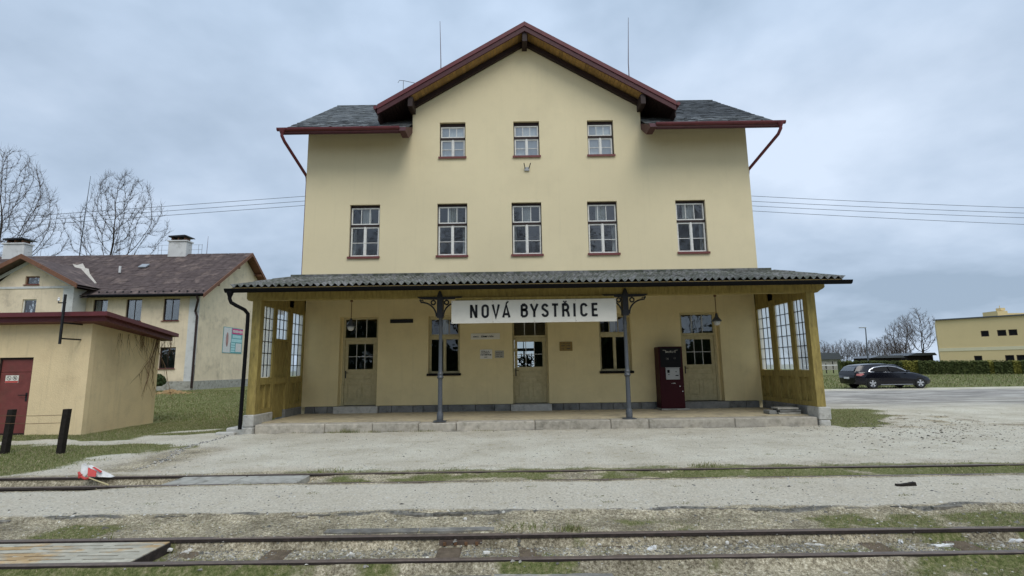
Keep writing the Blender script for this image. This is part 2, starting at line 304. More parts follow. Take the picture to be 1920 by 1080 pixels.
def rect_walls(mb, x0, x1, z0, z1, holes, y0, y1, mi=0, keep=None):
    xs = sorted({x0, x1, *[h[0] for h in holes], *[h[1] for h in holes]}); zs = sorted({z0, z1, *[h[2] for h in holes], *[h[3] for h in holes]})
    if keep: xs = sorted({*xs, *keep[0]}); zs = sorted({*zs, *keep[1]})
    vi = {}
    def V(x, y, z):
        k = (round(x, 4), round(y, 4), round(z, 4))
        if k not in vi: vi[k] = len(mb.v); mb.v.append(k)
        return vi[k]
    def q(*p): mb.f.append(tuple(V(*a) for a in p)); mb.m.append(mi)
    def solid(i, j):
        if i < 0 or j < 0 or i >= len(xs)-1 or j >= len(zs)-1: return False
        cx, cz = (xs[i]+xs[i+1])/2, (zs[j]+zs[j+1])/2
        if any(h[0] < cx < h[1] and h[2] < cz < h[3] for h in holes): return False
        return keep[2](cx, cz) if keep else True
    for i in range(len(xs)-1):
        for j in range(len(zs)-1):
            if not solid(i, j): continue
            a, b, c, d = xs[i], xs[i+1], zs[j], zs[j+1]
            q((a, y0, c), (b, y0, c), (b, y0, d), (a, y0, d)); q((b, y1, c), (a, y1, c), (a, y1, d), (b, y1, d))
            if not solid(i-1, j): q((a, y1, c), (a, y0, c), (a, y0, d), (a, y1, d))
            if not solid(i+1, j): q((b, y0, c), (b, y1, c), (b, y1, d), (b, y0, d))
            if not solid(i, j-1): q((a, y1, c), (b, y1, c), (b, y0, c), (a, y0, c))
            if not solid(i, j+1): q((a, y0, d), (b, y0, d), (b, y1, d), (a, y1, d))
def vnoise(x, y, seed=0):
    xi = np.floor(x).astype(np.int64); yi = np.floor(y).astype(np.int64); fx = x-xi; fy = y-yi
    fx = fx*fx*(3-2*fx); fy = fy*fy*(3-2*fy)
    def h(a, b):
        n = (a*374761393+b*668265263+seed*974711) & 0xffffffff; n = ((n ^ (n >> 13))*1274126177) & 0xffffffff; n = n ^ (n >> 16)
        return (n & 0xffff)/65535.
    return (h(xi, yi)*(1-fx)+h(xi+1, yi)*fx)*(1-fy)+(h(xi, yi+1)*(1-fx)+h(xi+1, yi+1)*fx)*fy
def fbm(x, y, seed=0, o=4):
    s = 0; a = .5
    for i in range(o): s = s+a*vnoise(x*2**i, y*2**i, seed+i*17); a *= .5
    return s/(1-.5**o)
def ss(a, b, x):
    t = np.clip((x-a)/(b-a), 0, 1); return t*t*(3-2*t)

EDGE = lambda x_: 5.98+.03*math.sin(x_*1.3)+.025*math.sin(x_*3.7+1)+.015*math.sin(x_*7.9)
# ------------------------------------------------------------------ GROUND
WY = 16.4                             # facade plane
RN1, RN2 = 5.17, 4.54                 # near track
RF1, RF2 = 8.17, 7.50                 # far track
def ground_z(x, y):
    z = np.zeros_like(x)
    z = z+.48*ss(17, 29, y)*ss(-9.5, -14, x)
    z = z+.12*ss(33, 60, y)*(1-ss(-9.5, -14, x))
    bed = ss(4.52, 4.58, y)*(1-ss(5.11, 5.17, y)); z = z-(.108+.02*(fbm(x*2.3, y*3, 81)-.5))*bed
    z = z-.085*(1-ss(4.42, 4.54, y))*1.0
    z = z-.045*ss(5.17, 5.25, y)*(1-ss(5.85, 6.02, y))
    bed2 = ss(7.48, 7.54, y)*(1-ss(8.11, 8.17, y)); left = 1-ss(-3.4, -2.6, x); z = z-(.035+.085*left)*bed2
    z = z-.05*(1-ss(-6.2, -5, x))*ss(7.1, 7.45, y)*(1-ss(7.5, 7.52, y))
    amp = .012+.012*ss(5.2, 5.3, y)*(1-ss(5.8, 6.1, y))+.02*ss(10, 14, np.abs(x-.5))*ss(9, 14, y)
    z = z+amp*(fbm(x*1.6, y*1.6, 3)-.5)*2+.006*(fbm(x*9, y*9, 9, 2)-.5)*2
    z = np.where((y > 13.35) & (y < 16.5) & (x > -7) & (x < 8), -.03, z)
    return z
def grass_amt(x, y):
    w = (fbm(x*.9, y*.9, 21)-.5); w2 = (fbm(x*3.5, y*3.5, 31)-.5)
    # near-left lawn
    a = ss(-6.7, -8.3, x+w*2.2)*ss(8.25, 8.4, y)*(1-ss(11.4, 11.9, y+w*1.2))
    b = ss(-8.6, -9.6, x+w)*ss(12.3, 12.6, y+w*1.2)
    c = ss(-7.2, -7.6, x)*ss(13.25, 13.8, y+w*1.2-.0*x)
    path = np.exp(-((y-(13.9+.5*(x+9)))/.35)**2)*ss(-10.9, -10.2, x)*(1-ss(-8.2, -7.6, x))
    c = c*(1-.85*path)
    d = ss(7.5, 7.56, y)*(1-ss(8.15, 8.35, y+w2*.35))*ss(-3.2, -2.4, x)*(.36+.42*ss(-4, 7, x)+w2*1.3)
    d = np.maximum(d, .5*ss(8.15, 8.2, y)*(1-ss(8.22, 8.6, y+w2*.5))*ss(-5, -3, x))
    e = ss(7.95, 8.05, x)*(1-ss(8.7, 10.2, x+w*1.8-(y-13)*.55))*ss(12.8, 13.1, y+w2*.3)*(1-ss(17, 19, y))
    f = ss(31.5, 32.3, y+w*1.2)
    g = .72*ss(-.10, .22, w*1.0+w2*.45-.0)*(1-ss(5.7, 6.0, y+w2*.3))
    g2 = .9*ss(.0, .25, w+w2*.3)*(1-ss(4.3, 4.45, y))
    h = ss(24, 27, y)*(1-ss(9, 11, x))
    return np.clip(np.maximum.reduce([a, b, c, d, e, f, g, g2, h]), 0, 1)
def dirt_amt(x, y):
    w = (fbm(x*1.3, y*1.3, 41)-.5)
    a = 1-ss(5.93, 6.12, y+w*.15)
    b = .8*ss(7.3, 7.45, y)*(1-ss(8.2, 8.5, y+w*.4))
    c = .7*np.exp(-((x-(-6.4+.3*w))/.9)**2)*ss(8.3, 8.6, y)*(1-ss(10.5, 12, y))
    d = .75*ss(8.2, 9.5, x)*(1-ss(11.5, 13.5, x+w*3))*ss(12.2, 13, y)*(1-ss(16, 19, y))*ss(.42, .62, fbm(x*2.5, y*2.5, 51))
    return np.clip(np.maximum.reduce([a, b, c, d, .12+.20*(1-ss(7.3, 7.7, y))+.35*np.exp(-((y-8.5)/.35)**2)*ss(.35, .6, fbm(x*1.2, y*3, 91))]), 0, 1)
def asph_amt(x, y):
    w = (fbm(x*.35, y*.7, 61)-.5)
    return np.clip((.35+.65*ss(17, 24, y+w*5))*ss(15.5, 19, y+w*4)*(1-ss(28.5, 30.6, y+w*2))*ss(8, 10, x), 0, 1)
xs = np.concatenate([-np.geomspace(900, 15, 46), np.arange(-14.8, 14.81, .075), np.geomspace(15, 900, 46)])
ys = np.concatenate([[-400, -100, -30, -8, 0, 1.5, 2.4], np.arange(3.0, 14.0, .05), np.geomspace(14.0, 34, 110), np.geomspace(34.6, 1400, 40)])
for vv in (4.52, 4.58, 5.11, 5.17, 7.48, 7.54, 8.11, 8.17): ys = np.append(ys, vv+.001)
ys = np.unique(ys); GX, GY = np.meshgrid(xs, ys); GZ = ground_z(GX, GY)
nx, ny = len(xs), len(ys)
co = np.stack([GX, GY, GZ], -1).reshape(-1, 3).astype(np.float32)
i = np.arange(nx*ny).reshape(ny, nx); q = np.stack([i[:-1, :-1], i[:-1, 1:], i[1:, 1:], i[1:, :-1]], -1).reshape(-1, 4)
def np_mesh(name, co, loops, nper, m, tint=None, attr='tint', smooth=False):
    me = bpy.data.meshes.new(name); me.vertices.add(len(co)); me.vertices.foreach_set('co', np.ascontiguousarray(co, np.float32).ravel())
    nf = len(loops); me.loops.add(nf*nper); me.loops.foreach_set('vertex_index', np.ascontiguousarray(loops, np.int32).ravel())
    me.polygons.add(nf); me.polygons.foreach_set('loop_start', np.arange(0, nf*nper, nper, dtype=np.int32))
    if smooth: me.polygons.foreach_set('use_smooth', np.ones(nf, bool))
    me.update(calc_edges=True); me.validate()
    if tint is not None:
        a = me.color_attributes.new(attr, 'FLOAT_COLOR', 'POINT'); a.data.foreach_set('color', np.ascontiguousarray(tint, np.float32).ravel())
    me.materials.append(m); return me
gm = bpy.data.materials.new('ground'); gm.use_nodes = True; n = gm.node_tree.nodes; l = gm.node_tree.links; b = n['Principled BSDF']
b.inputs['Roughness'].default_value = .95; b.inputs['Specular IOR Level'].default_value = .1
geo = N(n, 'ShaderNodeNewGeometry'); at = N(n, 'ShaderNodeAttribute', attribute_name='zone'); sp3 = N(n, 'ShaderNodeSeparateColor'); l.new(at.outputs['Color'], sp3.inputs[0])
def gno(s, d=6, r=.6, st=None):
    t = N(n, 'ShaderNodeTexNoise'); t.inputs['Scale'].default_value = s; t.inputs['Detail'].default_value = d; t.inputs['Roughness'].default_value = r
    if st:
        mp = N(n, 'ShaderNodeMapping'); mp.inputs['Scale'].default_value = st; l.new(geo.outputs['Position'], mp.inputs[0]); l.new(mp.outputs[0], t.inputs[0])
    else: l.new(geo.outputs['Position'], t.inputs[0])
    return t.outputs[0]
def ramp(fac, stops):
    r = N(n, 'ShaderNodeValToRGB'); r.color_ramp.elements[0].position = stops[0][0]; r.color_ramp.elements[0].color = (*stops[0][1], 1)
    r.color_ramp.elements[1].position = stops[-1][0]; r.color_ramp.elements[1].color = (*stops[-1][1], 1)
    for p_, c_ in stops[1:-1]: e_ = r.color_ramp.elements.new(p_); e_.color = (*c_, 1)
    l.new(fac, r.inputs[0]); return r.outputs[0]
def mixc(f, a, b_):
    m_ = N(n, 'ShaderNodeMix', data_type='RGBA')
    if isinstance(f, float): m_.inputs[0].default_value = f
    else: l.new(f, m_.inputs[0])
    l.new(a, m_.inputs[6]); l.new(b_, m_.inputs[7]); return m_.outputs[2]
def edge(f, noise_, lo=.35, hi=.6):           # attribute + noise -> crisp irregular edge
    a_ = N(n, 'ShaderNodeMath', operation='MULTIPLY_ADD'); l.new(noise_, a_.inputs[0]); a_.inputs[1].default_value = .55; l.new(f, a_.inputs[2])
    s_ = N(n, 'ShaderNodeMapRange', interpolation_type='SMOOTHSTEP'); s_.inputs[1].default_value = lo+.27; s_.inputs[2].default_value = hi+.27; l.new(a_.outputs[0], s_.inputs[0]); return s_.outputs[0]
grav = ramp(gno(38, 8, .75), [(.34, (.25, .23, .185)), (.45, (.52, .49, .41)), (.56, (.66, .63, .54)), (.68, (.78, .75, .65))])
gbig = ramp(gno(.8, 5, .6), [(.35, (.80, .77, .70)), (.5, (.96, .94, .89)), (.62, (1.06, 1.06, 1.02))])
mulc = N(n, 'ShaderNodeMix', data_type='RGBA', blend_type='MULTIPLY'); mulc.inputs[0].default_value = 1; l.new(grav, mulc.inputs[6]); l.new(gbig, mulc.inputs[7]); grav = mulc.outputs[2]
spots = ramp(gno(5, 5, .7), [(.55, (1, 1, 1)), (.68, (.62, .57, .44))])
mulc = N(n, 'ShaderNodeMix', data_type='RGBA', blend_type='MULTIPLY'); mulc.inputs[0].default_value = 1; l.new(grav, mulc.inputs[6]); l.new(spots, mulc.inputs[7]); grav = mulc.outputs[2]
dirt = ramp(gno(34, 9, .85), [(.36, (.045, .04, .03)), (.46, (.19, .165, .12)), (.54, (.34, .305, .23)), (.64, (.62, .58, .48))])
dbig = ramp(gno(1.7, 6, .7), [(.36, (.80, .77, .70)), (.5, (1.3, 1.27, 1.18)), (.62, (1.75, 1.7, 1.58))])
mulc = N(n, 'ShaderNodeMix', data_type='RGBA', blend_type='MULTIPLY'); mulc.inputs[0].default_value = 1; l.new(dirt, mulc.inputs[6]); l.new(dbig, mulc.inputs[7]); dirt = mulc.outputs[2]
grs = ramp(gno(24, 8, .8), [(.36, (.06, .072, .022)), (.47, (.13, .15, .05)), (.55, (.21, .205, .09)), (.66, (.38, .34, .20))])
asp = ramp(gno(1.5, 9, .68, (.22, 1, 1)), [(.36, (.17, .16, .145)), (.48, (.30, .28, .25)), (.6, (.50, .47, .42))])
hf = N(n, 'ShaderNodeMath', operation='MULTIPLY'); hf.inputs[1].default_value = 2.0; hf.use_clamp = True; l.new(sp3.outputs[1], hf.inputs[0])
warm = ramp(gno(30, 8, .75), [(.34, (.24, .21, .16)), (.45, (.50, .45, .36)), (.56, (.66, .60, .49)), (.7, (.78, .72, .60))])
grav = mixc(hf.outputs[0], grav, warm)
c_ = mixc(edge(sp3.outputs[1], gno(9, 5, .7), .25, .75), grav, dirt)
c_ = mixc(edge(sp3.outputs[2], gno(1.1, 7, .75, (.3, 1, 1)), .0, 1.0), c_, asp)
crst = ramp(gno(18, 6, .7), [(.35, (.07, .068, .06)), (.65, (.26, .245, .21))])
c_ = mixc(edge(at.outputs['Alpha'], gno(7, 6, .75), .3, .55), c_, crst)
c_ = mixc(edge(sp3.outputs[0], gno(16, 5, .7), .3, .6), c_, grs)
l.new(c_, b.inputs['Base Color'])
bp = N(n, 'ShaderNodeBump'); bp.inputs['Strength'].default_value = .9; bp.inputs['Distance'].default_value = .03; l.new(gno(28, 9, .75), bp.inputs['Height']); l.new(bp.outputs[0], b.inputs['Normal'])
zone = np.stack([grass_amt(GX, GY), dirt_amt(GX, GY), asph_amt(GX, GY), np.clip(  .55*np.exp(-((GY-5.98-.03*np.sin(GX*1.3)-.025*np.sin(GX*3.7+1)-.015*np.sin(GX*7.9))/.05)**2)*(.5+.9*ss(.35, .6, fbm(GX*1.7, GY*1.7, 15)))+.7*np.exp(-((GY-13.33)/.07)**2)*((GX > -6.7) & (GX < 7.8))*ss(.4, .6, fbm(GX*2, GY*2, 5)), 0, 1)], -1).reshape(-1, 4)
tag(put('ground', np_mesh('ground', co, q, 4, gm, zone, 'zone', True)), 'pale gravel yard turning to dirt by the rails and to grass at the sides', kind='structure')

# blades of grass and weeds
def blades(name, x, y, h, tint, label, wid=.010, cat='grass'):
    k = len(x); z = ground_z(x, y)-.005; th = rng.uniform(0, 2*np.pi, k); lean = rng.uniform(.1, .75, k)*h; lt = rng.uniform(0, 2*np.pi, k)
    w = wid*rng.uniform(.6, 1.4, k)
    a = np.stack([x-np.cos(th)*w/2, y-np.sin(th)*w/2, z], -1); c = np.stack([x+np.cos(th)*w/2, y+np.sin(th)*w/2, z], -1)
    t = np.stack([x+np.cos(lt)*lean, y+np.sin(lt)*lean, z+h], -1)
    co = np.stack([a, c, t], 1).reshape(-1, 3); tr = np.repeat(np.concatenate([tint, np.ones((k, 1))], 1), 3, 0)
    o = put(name, np_mesh(name, co, np.arange(3*k).reshape(-1, 3), 3, MT['blade'], tr)); return tag(o, label, cat, kind='stuff')
def gtint(k, dry):
    dry = min(.9, dry+.1)
    g = np.array([.11, .14, .04]); g2 = np.array([.18, .20, .07]); d = np.array([.36, .31, .19]); t = rng.random((k, 1)); c = g*(1-t)+g2*t
    m = (rng.random((k, 1)) < dry); return np.where(m, d*rng.uniform(.7, 1.15, (k, 1)), c)
def scatter(k, x0, x1, y0, y1, thr=.35, f=grass_amt, pw=1):
    x = rng.uniform(x0, x1, k); y = rng.uniform(y0, y1, k); g = f(x, y); m = rng.random(k) < np.clip((g-thr)/(1-thr), 0, 1)**pw; return x[m], y[m]
x, y = scatter(90000, -14, -6, 8.25, 17, .2); m = ~((x < -11.15) & (y > 13.68)) & ~((y > 13.2) & (x > -6.95))
x, y = x[m], y[m]; blades('lawn_grass', x, y, rng.uniform(.015, .05, len(x)), gtint(len(x), .3), 'short patchy grass around the small flat roofed shed')
x, y = scatter(60000, -25, -6.9, 17, 31, .2); blades('bank_grass', x, y, rng.uniform(.03, .08, len(x)), gtint(len(x), .2), 'green grass bank between the shed and the brown roofed house', .02)
x, y = scatter(24000, -3.2, 9, 7.55, 8.6, .2); m = rng.random(len(x)) < .25+.75*ss(.38, .6, fbm(x*2, y*2, 71)); x, y = x[m], y[m]; blades('track_grass', x, y, rng.uniform(.012, .038, len(x)), gtint(len(x), .35), 'green strip of weeds grown between the far pair of rails', .008)
x, y = scatter(15000, 7.9, 13, 12.8, 19, .25); m = ~((y < 13.8) & (x < 8.15)); x, y = x[m], y[m]; blades('corner_grass', x, y, rng.uniform(.012, .05, len(x)), gtint(len(x), .4), 'small patch of grass beside the right end of the porch', .012)
x, y = scatter(40000, 9, 75, 32, 62, .2); blades('meadow_grass', x, y, rng.uniform(.05, .14, len(x)), gtint(len(x), .2), 'green meadow behind the parked car and before the hedge', .05)
def dry_f(x, y): return dirt_amt(x, y)*.4+grass_amt(x, y)*.9
x, y = scatter(150000, -6.5, 6.5, 3.6, 6.0, .25, dry_f); m = (np.abs(y-RN1) > .05) & (np.abs(y-RN2) > .05) & ~((x < -3.2) & (y > 4.5) & (y < 5.2)); x, y = x[m], y[m]
blades('ballast_grass', x, y, rng.uniform(.008, .03, len(x))*(1+.8*(rng.random(len(x)) < .06)), gtint(len(x), .62), 'thin dry grass and weeds growing around the near rails', .005)
# weed clumps along the porch kerb and rails
wx = []; wy = []; wh = []
for cx, cyy, rr, hh, k in [(-4.2, 13.36, .28, .10, 260), (-4.6, 13.36, .2, .05, 120), (-3.0, 13.36, .25, .05, 120), (-3.55, 13.34, .22, .06, 130), (-5.3, 13.36, .3, .04, 100), (.55, 5.35, .16, .07, 220), (.1, 5.5, .3, .05, 260), (1.1, 4.2, .15, .07, 160), (-2.9, 8.35, .3, .06, 200), (-3.9, 5.1, .12, .09, 120), (2.9, 8.3, .25, .08, 200), (-1.0, 8.3, .3, .05, 160), (-2.2, 13.34, .4, .05, 160), (-.7, 13.34, .35, .04, 120), (3.5, 4.1, .25, .04, 200), (-1.7, 4.25, .2, .05, 160)]:
    wx += list(rng.normal(cx, rr*.5, k)); wy += list(np.minimum(rng.normal(cyy, .05, k), 13.39) if cyy > 13 else rng.normal(cyy, rr*.3, k)); wh += list(rng.uniform(.3, 1, k)*hh*(1.5 if cyy > 13 else 1))
for cx, cyy in [(1.0, 6.55), (1.05, 6.3), (3.2, 6.8), (-2.6, 6.9), (2.1, 7.0), (4.6, 6.4), (5.6, 6.9), (-4.4, 6.5), (3.8, 7.1), (.2, 7.1), (6.1, 6.6), (1.9, 6.2), (-1.2, 8.9), (4.4, 9.3), (6.4, 9.6), (8.2, 10.2)]:
    wx += list(rng.normal(cx, .05, 90)); wy += list(rng.normal(cyy, .03, 90)); wh += list(rng.uniform(.006, .018, 90))
for k in range(900):   # tuft line along all rails
    wx.append(rng.uniform(-6, 7)); wy.append(random.choice([RN1+.06, RN1-.06, RN2-.06, RN2+.06, RF1+.05, RF2-.05])+rng.normal(0, .015)); wh.append(rng.uniform(.01, .04))
wx, wy, wh = map(np.array, (wx, wy, wh)); blades('weeds', wx, wy, wh, gtint(len(wx), .2), 'low weeds in clumps along the porch kerb and rails', .009, 'weeds')
# pebbles
def pebbles(name, x, y, s, tint, label):
    k = len(x); z = ground_z(x, y)
    base = np.array([(1, 0, 0), (-.5, .87, 0), (-.5, -.87, 0), (.3, .1, .75), (-.3, .2, .6)], float)
    an = rng.uniform(0, 2*np.pi, k); jit = rng.uniform(.6, 1.3, (k, 5, 3)); v = base[None]*jit; c, s_ = np.cos(an)[:, None], np.sin(an)[:, None]
    vx = v[..., 0]*c-v[..., 1]*s_; vy = v[..., 0]*s_+v[..., 1]*c; v = np.stack([vx, vy, v[..., 2]*.7], -1)*s[:, None, None]
    v[..., 0] += x[:, None]; v[..., 1] += y[:, None]; v[..., 2] += z[:, None]-.15*s[:, None]
    f = np.array([(0, 1, 3), (1, 4, 3), (1, 2, 4), (2, 0, 3), (2, 3, 4)]); loops = (f[None]+5*np.arange(k)[:, None, None]).reshape(-1, 3)
    o = put(name, np_mesh(name, v.reshape(-1, 3), loops, 3, MT['pebble'], np.repeat(np.concatenate([tint, np.ones((k, 1))], 1), 5, 0))); return tag(o, label, 'gravel', kind='stuff')
k = 13000; x = rng.uniform(-6, 6, k); y = np.where(rng.random(k) < .75, rng.uniform(4.55, 5.15, k), rng.uniform(3.7, 6.0, k)); m = ~((x < -3.2) & (y > 4.4) & (y < 5.25)); x, y = x[m], y[m]; k = len(x)
g = rng.choice([.12, .2, .3, .45, .62], k, p=[.25, .3, .25, .15, .05])[:, None]; pebbles('ballast', x, y, rng.gamma(2, .0045, k)+.004, np.concatenate([g, g*.95, g*.82], 1), 'loose stones and grit lying in the near track')
k = 22000; x = rng.uniform(-11, 13, k); y = 6.0+7.3*rng.random(k)**1.4; m = (grass_amt(x, y) < .3); x, y = x[m], y[m]; k = len(x)
g = rng.choice([.10, .25, .4, .6], k, p=[.2, .25, .35, .2])[:, None]; pebbles('gravel', x, y, rng.gamma(2, .0035, k)+.003, np.concatenate([g, g*.97, g*.88], 1), 'scattered gravel over the pale yard before the porch')
k = 1500; x = rng.normal(9.5, 1.6, k); y = rng.normal(12.6, 1.3, k)+.3*(x-9.5); g = rng.choice([.06, .12, .3], k)[:, None]; pebbles('dark_gravel', x, y, rng.gamma(2, .008, k)+.005, np.concatenate([g, g*.9, g*.7], 1), 'dark loose gravel and clods beside the grass patch on the right')
k = 700; t = rng.random(k); x = -8.0+t*4.0+rng.normal(0, .08, k)-.3; y = 8.9+t*0+0*t; x = -6.2-1.0*t+rng.normal(0, .05, k)+.12*np.sin(t*9); y = 8.7+4.5*t+rng.normal(0, .06, k); g = rng.choice([.1, .22, .5], k)[:, None]
pebbles('rubble_line', x, y, rng.gamma(2, .007, k)+.004, np.concatenate([g, g*.95, g*.85], 1), 'line of loose stones crossing the gravel towards the porch corner')

# ------------------------------------------------------------------ TRACKS
def rail_mesh(y, x0, x1, name, parent):
    mb = MB(); seg = 14
    pts = [x0+(x1-x0)*i/seg for i in range(seg+1)]
    prof = [(-.055, -.14), (.055, -.14), (.055, -.125), (.01, -.10), (.01, -.035), (.034, -.03), (.034, -.004), (-.034, -.004), (-.034, -.03), (-.01, -.035), (-.01, -.10), (-.055, -.125)]
    v = []; off = [random.uniform(-.004, .004) for _ in pts]
    for i_, x_ in enumerate(pts): v += [(x_, y+a+off[i_], c+off[i_-1]*.5) for a, c in prof]
    n_ = len(prof); f = [(i_*n_+j, i_*n_+(j+1) % n_, (i_+1)*n_+(j+1) % n_, (i_+1)*n_+j) for i_ in range(seg) for j in range(n_)]
    mb.add(v, f); mb.add([(x0, y-.031, -.003), (x1, y-.031, -.003), (x1, y+.031, -.003), (x0, y+.031, -.003), (x0, y-.024, .002), (x1, y-.024, .002), (x1, y+.024, .002), (x0, y+.024, .002)], [(4, 5, 6, 7), (0, 1, 5, 4), (2, 3, 7, 6)], 1)
    return mb.build(name, ['rail', 'rail_top'], parent)
tr = empty('railway_track', (0, (RN1+RN2)/2, -.1), 'near narrow gauge track of brown rails running across the foreground', 'railway track')
rail_mesh(RN1, -40, 40, 'rail', tr); rail_mesh(RN2, -40, 40, 'rail', tr)
for i_ in range(-14, 16):
    mb = MB(); x_ = .9+i_*.78+random.uniform(-.05, .05); mb.cbox(x_-.11, x_+.11, 4.3, 5.4, -.22, -.104+random.uniform(-.008, .006), .012); mb.build('sleeper', 'sleeper', tr)
for x_, y_ in ((-.52, RN1-.026), (3.9, RN2-.026), (-3.0, RN2-.026)):
    mb = MB(); mb.box(x_-.2, x_+.2, y_-.018, y_+.012, -.095, -.036); fp = mb.build('fishplate', 'rail_top', tr)
    for j in range(4): mb = MB(); mb.box(x_-.15+j*.1-.014, x_-.15+j*.1+.014, y_-.034, y_-.0185, -.08, -.052); mb.build('bolt', 'rust', fp)
tr2 = empty('railway_track', (0, (RF1+RF2)/2, -.1), 'far track with grass between its rails, in front of the station porch', 'railway track')
rail_mesh(RF1, -40, 40, 'rail', tr2); rail_mesh(RF2, -40, 40, 'rail', tr2)
for i_ in range(-9, -3):
    mb = MB(); x_ = i_*.8; mb.cbox(x_-.11, x_+.11, 7.2, 8.5, -.24, -.13, .012); mb.build('sleeper', 'tar_wood', tr2)
# slotted crossing panel in the near track
cx1 = -3.24
pan = empty('crossing_panel', (-4.9, 4.85, -.03), 'slotted grey crossing panel with brown stains lying between the near rails', 'crossing panel')
y0, y1 = RN2+.065, RN1-.055; rows = 6; SG = .020; w = (y1-y0-SG*(rows-1))/rows
for r_ in range(rows):
    ya = y0+r_*(w+SG); mb = MB(); mb.cbox(-9, cx1, ya, ya+w, -.10, -.012, .002); mb.build('slat', 'crossing', pan)
mb = MB()
for r_ in range(rows-1):
    ya = y0+r_*(w+SG)+w; x_ = cx1-(.22 if r_ % 2 else .10)
    mb.box(x_, cx1, ya, ya+SG, -.10, -.0125)
    while x_ > -9: x_ -= .36; mb.box(x_-.10, x_, ya, ya+SG, -.10, -.0125); x_ -= .10
o = mb.build('spacer', 'crossing', pan); o['kind'] = 'stuff'
mb = MB(); mb.box(-9, cx1-.01, y0+.01, y1-.01, -.105, -.017); o = mb.build('slot_shade', 'tar_wood', pan)  # near-black fill so the slots read as shaded gaps
mb = MB(); mb.box(cx1+.001, cx1+.012, y0, y1, -.11, -.02); mb.build('end_plate', 'rail', pan)
# plain slabs in the far track
for i_, (a, b_, lab) in enumerate([(-5.0, -4.05, 'worn grey concrete slab between the far rails, nearer the barrier lamp board'), (-4.03, -3.1, 'worn grey concrete slab between the far rails, farther from the fallen board')]):
    mb = MB(); mb.cbox(a, b_, RF2+.07, RF1-.06, -.10, -.008, .008); o = mb.build('concrete_slab', 'concrete'); tag(o, ['worn grey slab between the far rails, left one of the pair', 'worn grey slab between the far rails, right one of the pair ending in weeds'][i_], 'slab', 'concrete slabs in the far track')
# broken edge of the low platform
pe = empty('platform_edge', (0, 5.95, -.02), 'broken line of flat edging stones along the gravel strip between the tracks', 'edging'); x_ = -8.0; slabs = []
while x_ < 8:
    w_ = random.uniform(.10, .42)
    if random.random() < .45:
        mb = MB(); k_ = random.randint(5, 9); yc = EDGE(x_)+random.uniform(-.025, .02)
        ed = lambda o_, s_: [(x_+w_*j/k_+random.uniform(-.01, .01), yc+o_+random.uniform(-.018, .018)) for j in (range(k_+1) if s_ > 0 else range(k_, -1, -1))]
        poly = ed(-random.uniform(.015, .04), 1)+ed(random.uniform(.0, .03), -1)
        zt = random.uniform(-.020, -.002); mb.prism(poly, 'z', -.08, zt); mb.build('edging_stone', 'crust', pe)
    x_ += w_+random.choice([0, .01, .02, .08])
for (xa, xb, ya, yb, lab, m_) in [(-.95, -.22, 5.38, 5.5, 'long dark grey slab beside the near track, left of the weed clump', 'asphalt_slab'), (-1.9, -.97, 5.37, 5.49, 'dark grey slab lying left of the weed clump at the near track', 'asphalt_slab'), (-1.05, -.2, 4.2, 4.35, 'grey slab in the foreground grass below the near rail, left one', 'asphalt_slab'), (-.18, .75, 4.21, 4.36, 'grey slab in the foreground grass below the near rail, right one', 'asphalt_slab')]:
    mb = MB(); n_ = 10; top = [(xa+(xb-xa)*j/n_, ya+random.uniform(-.012, .012)) for j in range(n_+1)]+[(xb-(xb-xa)*j/n_, yb+random.uniform(-.012, .012)) for j in range(n_+1)]
    z_ = -.028 if ya > 5 else -.058; mb.prism(top, 'z', z_-.07, z_); mb.build('stone_slab', m_, label=lab, cat='slab')
# rubbish and stones
def rock(name, c, s, m_, label, cat, flat=.5, seed=0):
    r_ = random.Random(seed); import bmesh
    bm = bmesh.new(); bmesh.ops.create_icosphere(bm, subdivisions=1, radius=1)
    for v in bm.verts: v.co = Vector((v.co.x*s[0], v.co.y*s[1], v.co.z*s[2]))*r_.uniform(.75, 1.15)
    me = bpy.data.meshes.new(name); bm.to_mesh(me); bm.free(); me.materials.append(MT[m_]); o = put(name, me, None, c); return tag(o, label, cat)
for i_, (u, v, s, lab) in enumerate([(318, 1031, (.035, .025, .02), 'white stone just right of the slotted crossing panel'), (872, 973, (.022, .018, .02), 'round white stone in the dry grass above the near rail'), (1353, 1013, (.022, .018, .022), 'upright pale stone between the near rails, left of a pair'), (1363, 1018, (.02, .016, .022), 'upright white stone between the near rails, right of a pair'), (1400, 1014, (.02, .016, .012), 'pale stone in the near track just right of two upright ones'), (912, 1036, (.035, .02, .018), 'pale broken stone beside the near rail below the porch door'), (165, 1075, (.03, .02, .02), 'white stone in the foreground grass at the bottom left'), (1525, 1047, (.02, .015, .01), 'flat white pebble below the near rail on the right'), (1124, 1021, (.02, .016, .012), 'small white stone in the middle of the near track')]):
    p = P(u, v, 1); d = (p-CAM); z_ = -.075 if v > 1000 else -.03; q_ = CAM+d*((z_-CAM.z)/d.z); rock('stone', q_, s, 'stone_white', lab, 'stone', seed=i_)
